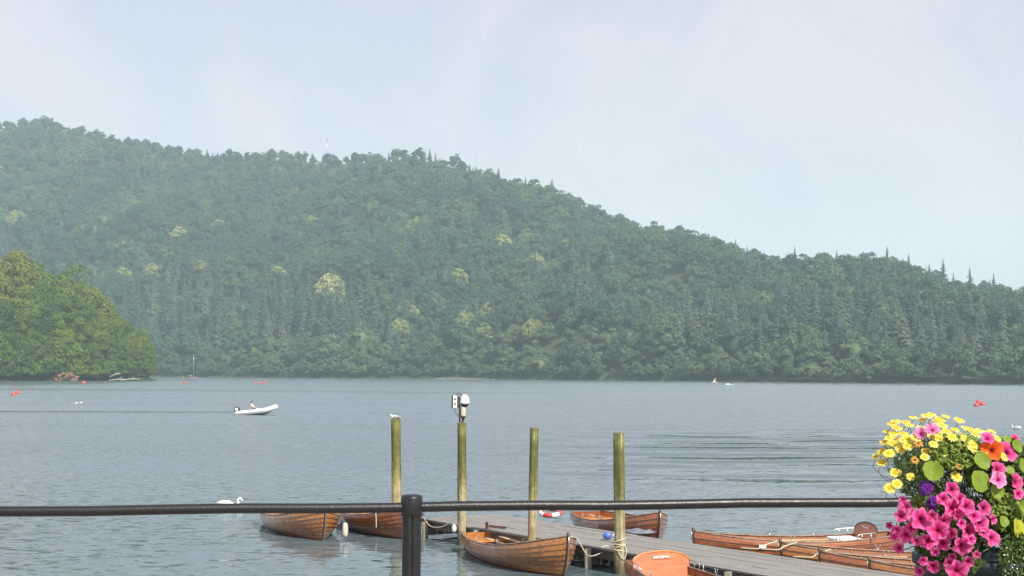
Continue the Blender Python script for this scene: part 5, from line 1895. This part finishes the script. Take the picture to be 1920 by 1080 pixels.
def zoomp(zx_, zy_):
    return 1620 + zx_ * 0.2964, 760 + zy_ * 0.2964
MC = (1800.0, 945.0)
def dome(px, py, push=0.0):
    """point on the front of the flower mass, and its outward direction"""
    ex, ey = (px - MC[0]) / 178.0, (py - MC[1]) / 182.0
    q_ = ex * ex + ey * ey
    dep = math.sqrt(max(0.02, 1 - min(q_, 0.98)))
    far_ = 5.05 - 0.27 * dep
    if py > 1000:                      # hangs over the front of the pot
        far_ = min(far_, 5.05 - 0.235 * math.sqrt(max(0.05, 1 - ((px - 1836) / 150.0) ** 2)) - 0.02)
    p = gd(px, py, far_ - push)
    nrm = Vector((ex, -dep, -ey * 0.9)).normalized()
    return p, nrm

def orient(o, nrm, spin=0.0):
    o.rotation_mode = 'QUATERNION'
    o.rotation_quaternion = Vector(nrm).to_track_quat('Z', 'Y') @ Euler((0, 0, spin)).to_quaternion()

ZM = 0.000556            # metres per zoomed pixel at the planter
gfl = random.Random(21)
BASE = Vector((PLX, PLY, 3.60))
def plant(name, label, cat='flowers'):
    o = empty(name, BASE)
    return tag(o, label, cat)
marg = plant('marguerite_plant', 'yellow marguerite daisies spilling over the top of the planter')
petu = plant('petunia_plant', 'pink petunias trailing down the front of the planter')
nast = plant('nasturtium_plant', 'nasturtium with round green leaves and one orange flower in the planter')
verb = plant('verbena_plant', 'dark purple verbena heads between the daisies and the petunias')
alys = plant('alyssum_plant', 'tiny white alyssum hanging at the right side of the planter')

def stem(parent, p, nrm, r=0.0016, back=0.05, m='stalk'):
    root_ = BASE + Vector((gfl.uniform(-0.12, 0.12), gfl.uniform(-0.08, 0.08), gfl.uniform(0.0, 0.06)))
    a_ = p - nrm * 0.004
    b_ = p - nrm * back + Vector((0, 0, -0.02))
    pts_ = bez([a_ - BASE, b_ - BASE, (b_ * 0.45 + root_ * 0.55) - BASE, root_ - BASE], 4)
    return MB().sweep(pts_, r, 5).build('stem', M[m], parent)

daisy_me = [daisy_mesh('flower', M['daisy'], i, 14 + i) for i in range(3)]
daisy_old = daisy_mesh('flower', M['daisy_old'], 9, 12)
eye_me = MB().ball((0, 0, 0.04), (0.36, 0.36, 0.15), 14, 8).mesh('flower_eye', M['daisy_eye'])
DA = [(250, 105), (315, 110), (362, 80), (450, 70), (575, 75), (660, 97), (190, 170), (260, 150), (300, 185), (130, 230), (175, 240), (115, 290), (75, 322), (235, 285), (280, 255),
      (405, 190), (440, 245), (385, 325), (505, 300), (490, 140), (585, 172), (635, 160), (740, 160), (795, 168), (872, 170), (845, 208), (620, 255), (688, 265), (200, 425), (295, 450),
      (210, 495), (165, 522), (588, 450), (392, 290), (700, 150), (340, 130), (415, 150), (275, 210), (330, 200), (560, 200), (765, 190), (515, 180), (160, 205), (470, 205), (225, 120), (540, 95), (690, 195), (255, 245), (480, 62), (420, 95), (550, 130), (640, 210)]
gd_ = random.Random(77)
for _k in range(26):
    tx = gd_.uniform(90, 900)
    DA.append((tx, 70 + 150 * ((tx - 500) / 420.0) ** 2 + gd_.uniform(0, 170)))
DO = [(520, 105), (222, 212), (200, 186), (600, 385), (322, 345), (345, 240)]
for k, (a, b2) in enumerate(DA + DO):
    px, py = zoomp(a, b2)
    old = k >= len(DA)
    p, nn = dome(px, py, gfl.uniform(-0.02, 0.02))
    if b2 < 200:
        p = p + Vector((0, 0.10, 0))
        nn = (nn * 0.55 + Vector((0.25, -0.25, 0.9))).normalized()
    else:
        nn = (nn * 0.7 + Vector((0.3, -0.35, 0.5))).normalized()
    o = link('flower', daisy_old if old else daisy_me[k % 3], marg, p - BASE)
    s_ = (0.0192 if not old else 0.0165) * gfl.uniform(0.85, 1.2)
    o.scale = (s_, s_, s_ * (1.0 if not old else 1.6))
    orient(o, nn, gfl.uniform(0, 6))
    if not old:
        link('flower_eye', eye_me, o)
    stem(marg, p, nn, 0.0013)

pet_me = [funnel_mesh('flower', M['petunia'], 5, 0.5, 0.07, i) for i in range(7)]
pet_pale = funnel_mesh('flower', M['petunia_pale'], 5, 0.4, 0.12, 8)
PE = [(560, 530, 52), (565, 650, 66), (655, 640, 58), (765, 650, 56), (365, 720, 68), (510, 735, 52), (465, 790, 62), (740, 745, 56), (620, 750, 34), (665, 795, 50), (405, 860, 55), (500, 872, 50),
      (622, 890, 64), (815, 840, 56), (265, 640, 38), (243, 597, 24), (235, 700, 42), (205, 790, 36), (268, 822, 52), (220, 905, 34), (715, 945, 26), (590, 1050, 66), (440, 1022, 50), (375, 985, 34),
      (500, 592, 40), (915, 290, 64), (850, 397, 56), (968, 480, 58), (980, 560, 40), (785, 205, 46), (960, 205, 34), (300, 775, 40), (560, 960, 30), (700, 700, 40), (610, 590, 36), (430, 700, 40), (555, 810, 40), (680, 850, 34), (330, 860, 34), (760, 800, 36), (450, 930, 32), (600, 690, 40), (820, 720, 34), (160, 760, 26), (190, 830, 28), (540, 1000, 36), (660, 990, 34), (350, 1050, 34)]
PP = [(360, 175, 42), (432, 150, 46), (855, 470, 52), (305, 690, 44), (245, 640, 34)]
for k, (a, b2, r) in enumerate(PE + PP):
    px, py = zoomp(a, b2)
    pale = k >= len(PE)
    p, nn = dome(px, py, gfl.uniform(0.0, 0.05))
    nn = (nn * 0.8 + Vector((gfl.uniform(-0.35, 0.45), -0.55, gfl.uniform(0.0, 0.5)))).normalized()
    o = link('flower', pet_pale if pale else pet_me[(k * 3) % 7], petu, p - BASE)
    s_ = r * ZM * 0.92 * gfl.uniform(0.9, 1.1)
    o.scale = (s_, s_, s_)
    orient(o, nn, gfl.uniform(0, 6))
    stem(petu, p - nn * s_, nn, 0.0016)

leaf_me = [shield_leaf('leaf', M['nast_leaf'], i) for i in range(3)]
leaf_y = shield_leaf('leaf', M['nast_leaf_yellow'], 7)
vein = veins_mesh('leaf_vein')
NL = [(430, 420, 72, 0), (730, 480, 76, 0), (745, 355, 62, 0), (960, 265, 50, 0), (1005, 380, 52, 0), (972, 775, 66, 1), (835, 545, 52, 0), (925, 412, 32, 0), (880, 735, 40, 0), (1000, 640, 46, 0), (905, 215, 30, 0)]
for k, (a, b2, r, yl) in enumerate(NL):
    px, py = zoomp(a, b2)
    p, nn = dome(px, py, 0.015)
    nn = (nn * 0.6 + Vector((gfl.uniform(-0.3, 0.5), -0.6, gfl.uniform(0.1, 0.5)))).normalized()
    o = link('leaf', leaf_y if yl else leaf_me[k % 3], nast, p - BASE)
    s_ = r * ZM * 0.88
    o.scale = (s_, s_, s_)
    orient(o, nn, gfl.uniform(0, 6))
    link('leaf_vein', vein, o)
    stem(nast, p, nn, 0.0018)
px, py = zoomp(810, 282)
p, nn = dome(px, py, 0.03)
o = link('flower', funnel_mesh('flower', M['orange_petal'], 5, 0.4, 0.06, 3), nast, p - BASE)
o.scale = (0.036, 0.036, 0.036)
orient(o, Vector((-0.15, -0.95, 0.25)), 0.3)
stem(nast, p - nn * 0.03, nn)

vb_me = funnel_mesh('floret', M['verbena'], 5, 0.5, 0.05, 2)
for a, b2 in ((385, 535), (440, 620), (400, 515)):
    px, py = zoomp(a, b2)
    p, nn = dome(px, py, 0.0)
    hd_ = empty('flower_head', p - BASE, 0, verb)
    for k in range(16):
        v_ = Vector((gfl.gauss(0, 1), gfl.gauss(0, 1) - 0.8, gfl.gauss(0, 1) + 0.3)).normalized()
        o = link('floret', vb_me, hd_, v_ * 0.022)
        s_ = 0.0095
        o.scale = (s_, s_, s_)
        orient(o, v_, gfl.uniform(0, 6))
    stem(verb, p, nn)

def leaf_mass(parent, name, mat_, n_, box, size, seed, asp=0.4, ground=0.0):
    """small leaves filling a lumpy volume given by zoomed boxes (x0, y0, x1, y1, depth0, depth1)"""
    g_ = np.random.default_rng(seed)
    V_ = []
    areas = [max(1.0, (b_[2] - b_[0]) * (b_[3] - b_[1])) for b_ in box]
    tot = sum(areas)
    for b_, ar in zip(box, areas):
        m_ = int(n_ * ar / tot)
        for _i in range(m_):
            u_, v_ = g_.uniform(-1, 1), g_.uniform(-1, 1)
            if u_ * u_ + v_ * v_ > 1:
                continue
            px_, py_ = zoomp((b_[0] + b_[2]) / 2 + u_ * (b_[2] - b_[0]) / 2, (b_[1] + b_[3]) / 2 + v_ * (b_[3] - b_[1]) / 2)
            p_, nn_ = dome(px_, py_, -g_.uniform(b_[4], b_[5]))
            p_ = np.array(p_ - BASE)
            d_ = np.array(nn_) + g_.normal(size=3) * 0.7 + np.array([0, 0, 0.3])
            d_ /= np.linalg.norm(d_)
            t_ = np.cross(d_, g_.normal(size=3))
            t_ /= np.linalg.norm(t_) + 1e-9
            e_2 = np.cross(d_, t_)
            s_ = size * g_.uniform(0.6, 1.3)
            V_ += [p_ - t_ * s_, p_ - e_2 * s_ * asp, p_ + t_ * s_, p_ + e_2 * s_ * asp]
    V_ = np.array(V_)
    return link(name, np_mesh(name, V_, np.arange(len(V_)).reshape(-1, 4), mat_), parent)
leaf_mass(marg, 'foliage', M['herb'], 5200, [(190, 180, 780, 560, 0.02, 0.22), (200, 300, 420, 580, 0.0, 0.16), (420, 200, 720, 420, -0.01, 0.16)], 0.0085, 1, 0.28)
leaf_mass(petu, 'foliage', M['herb'], 2600, [(230, 560, 860, 960, 0.02, 0.24), (380, 880, 760, 1080, 0.0, 0.05), (640, 340, 900, 560, 0.03, 0.2)], 0.014, 2, 0.5)
leaf_mass(nast, 'foliage', M['herb_light'], 2600, [(790, 560, 1010, 800, 0.0, 0.10), (420, 180, 760, 400, -0.01, 0.06), (300, 560, 400, 680, 0.0, 0.06)], 0.010, 3, 0.55)
leaf_mass(nast, 'foliage', M['herb'], 2200, [(760, 200, 1080, 860, 0.04, 0.25)], 0.016, 4, 0.6)
leaf_mass(alys, 'foliage', M['herb'], 3600, [(850, 800, 1090, 1130, -0.01, 0.10)], 0.008, 5, 0.45)
fm = []
g_ = np.random.default_rng(6)
b = MB()
for k in range(90):
    px, py = zoomp(g_.uniform(880, 1050), g_.uniform(890, 1110))
    p, nn = dome(px, py, g_.uniform(-0.05, 0.0))
    b.ball(p - BASE, (0.0032, 0.0032, 0.0026) if k % 3 else (0.0046, 0.004, 0.003), 6, 4)
o = b.build('blossom', M['alyssum'], alys)
o['kind'] = 'stuff'

# ------------------------------------------------------------------ haze
hz_m = bpy.data.materials.new('haze_air')
hz_m.use_nodes = True
hn, hll = hz_m.node_tree.nodes, hz_m.node_tree.links
hn.clear()
ho = hn.new('ShaderNodeOutputMaterial')
hv = hn.new('ShaderNodeVolumePrincipled')
hv.inputs['Color'].default_value = (0.70, 0.90, 1.0, 1)
hv.inputs['Density'].default_value = 0.00026
hv.inputs['Anisotropy'].default_value = 0.0
hll.new(hv.outputs[0], ho.inputs['Volume'])
hb = MB().box((0, 1000, 150), (5200, 4400, 306))
haze = hb.build('haze', hz_m)
haze['kind'] = 'stuff'
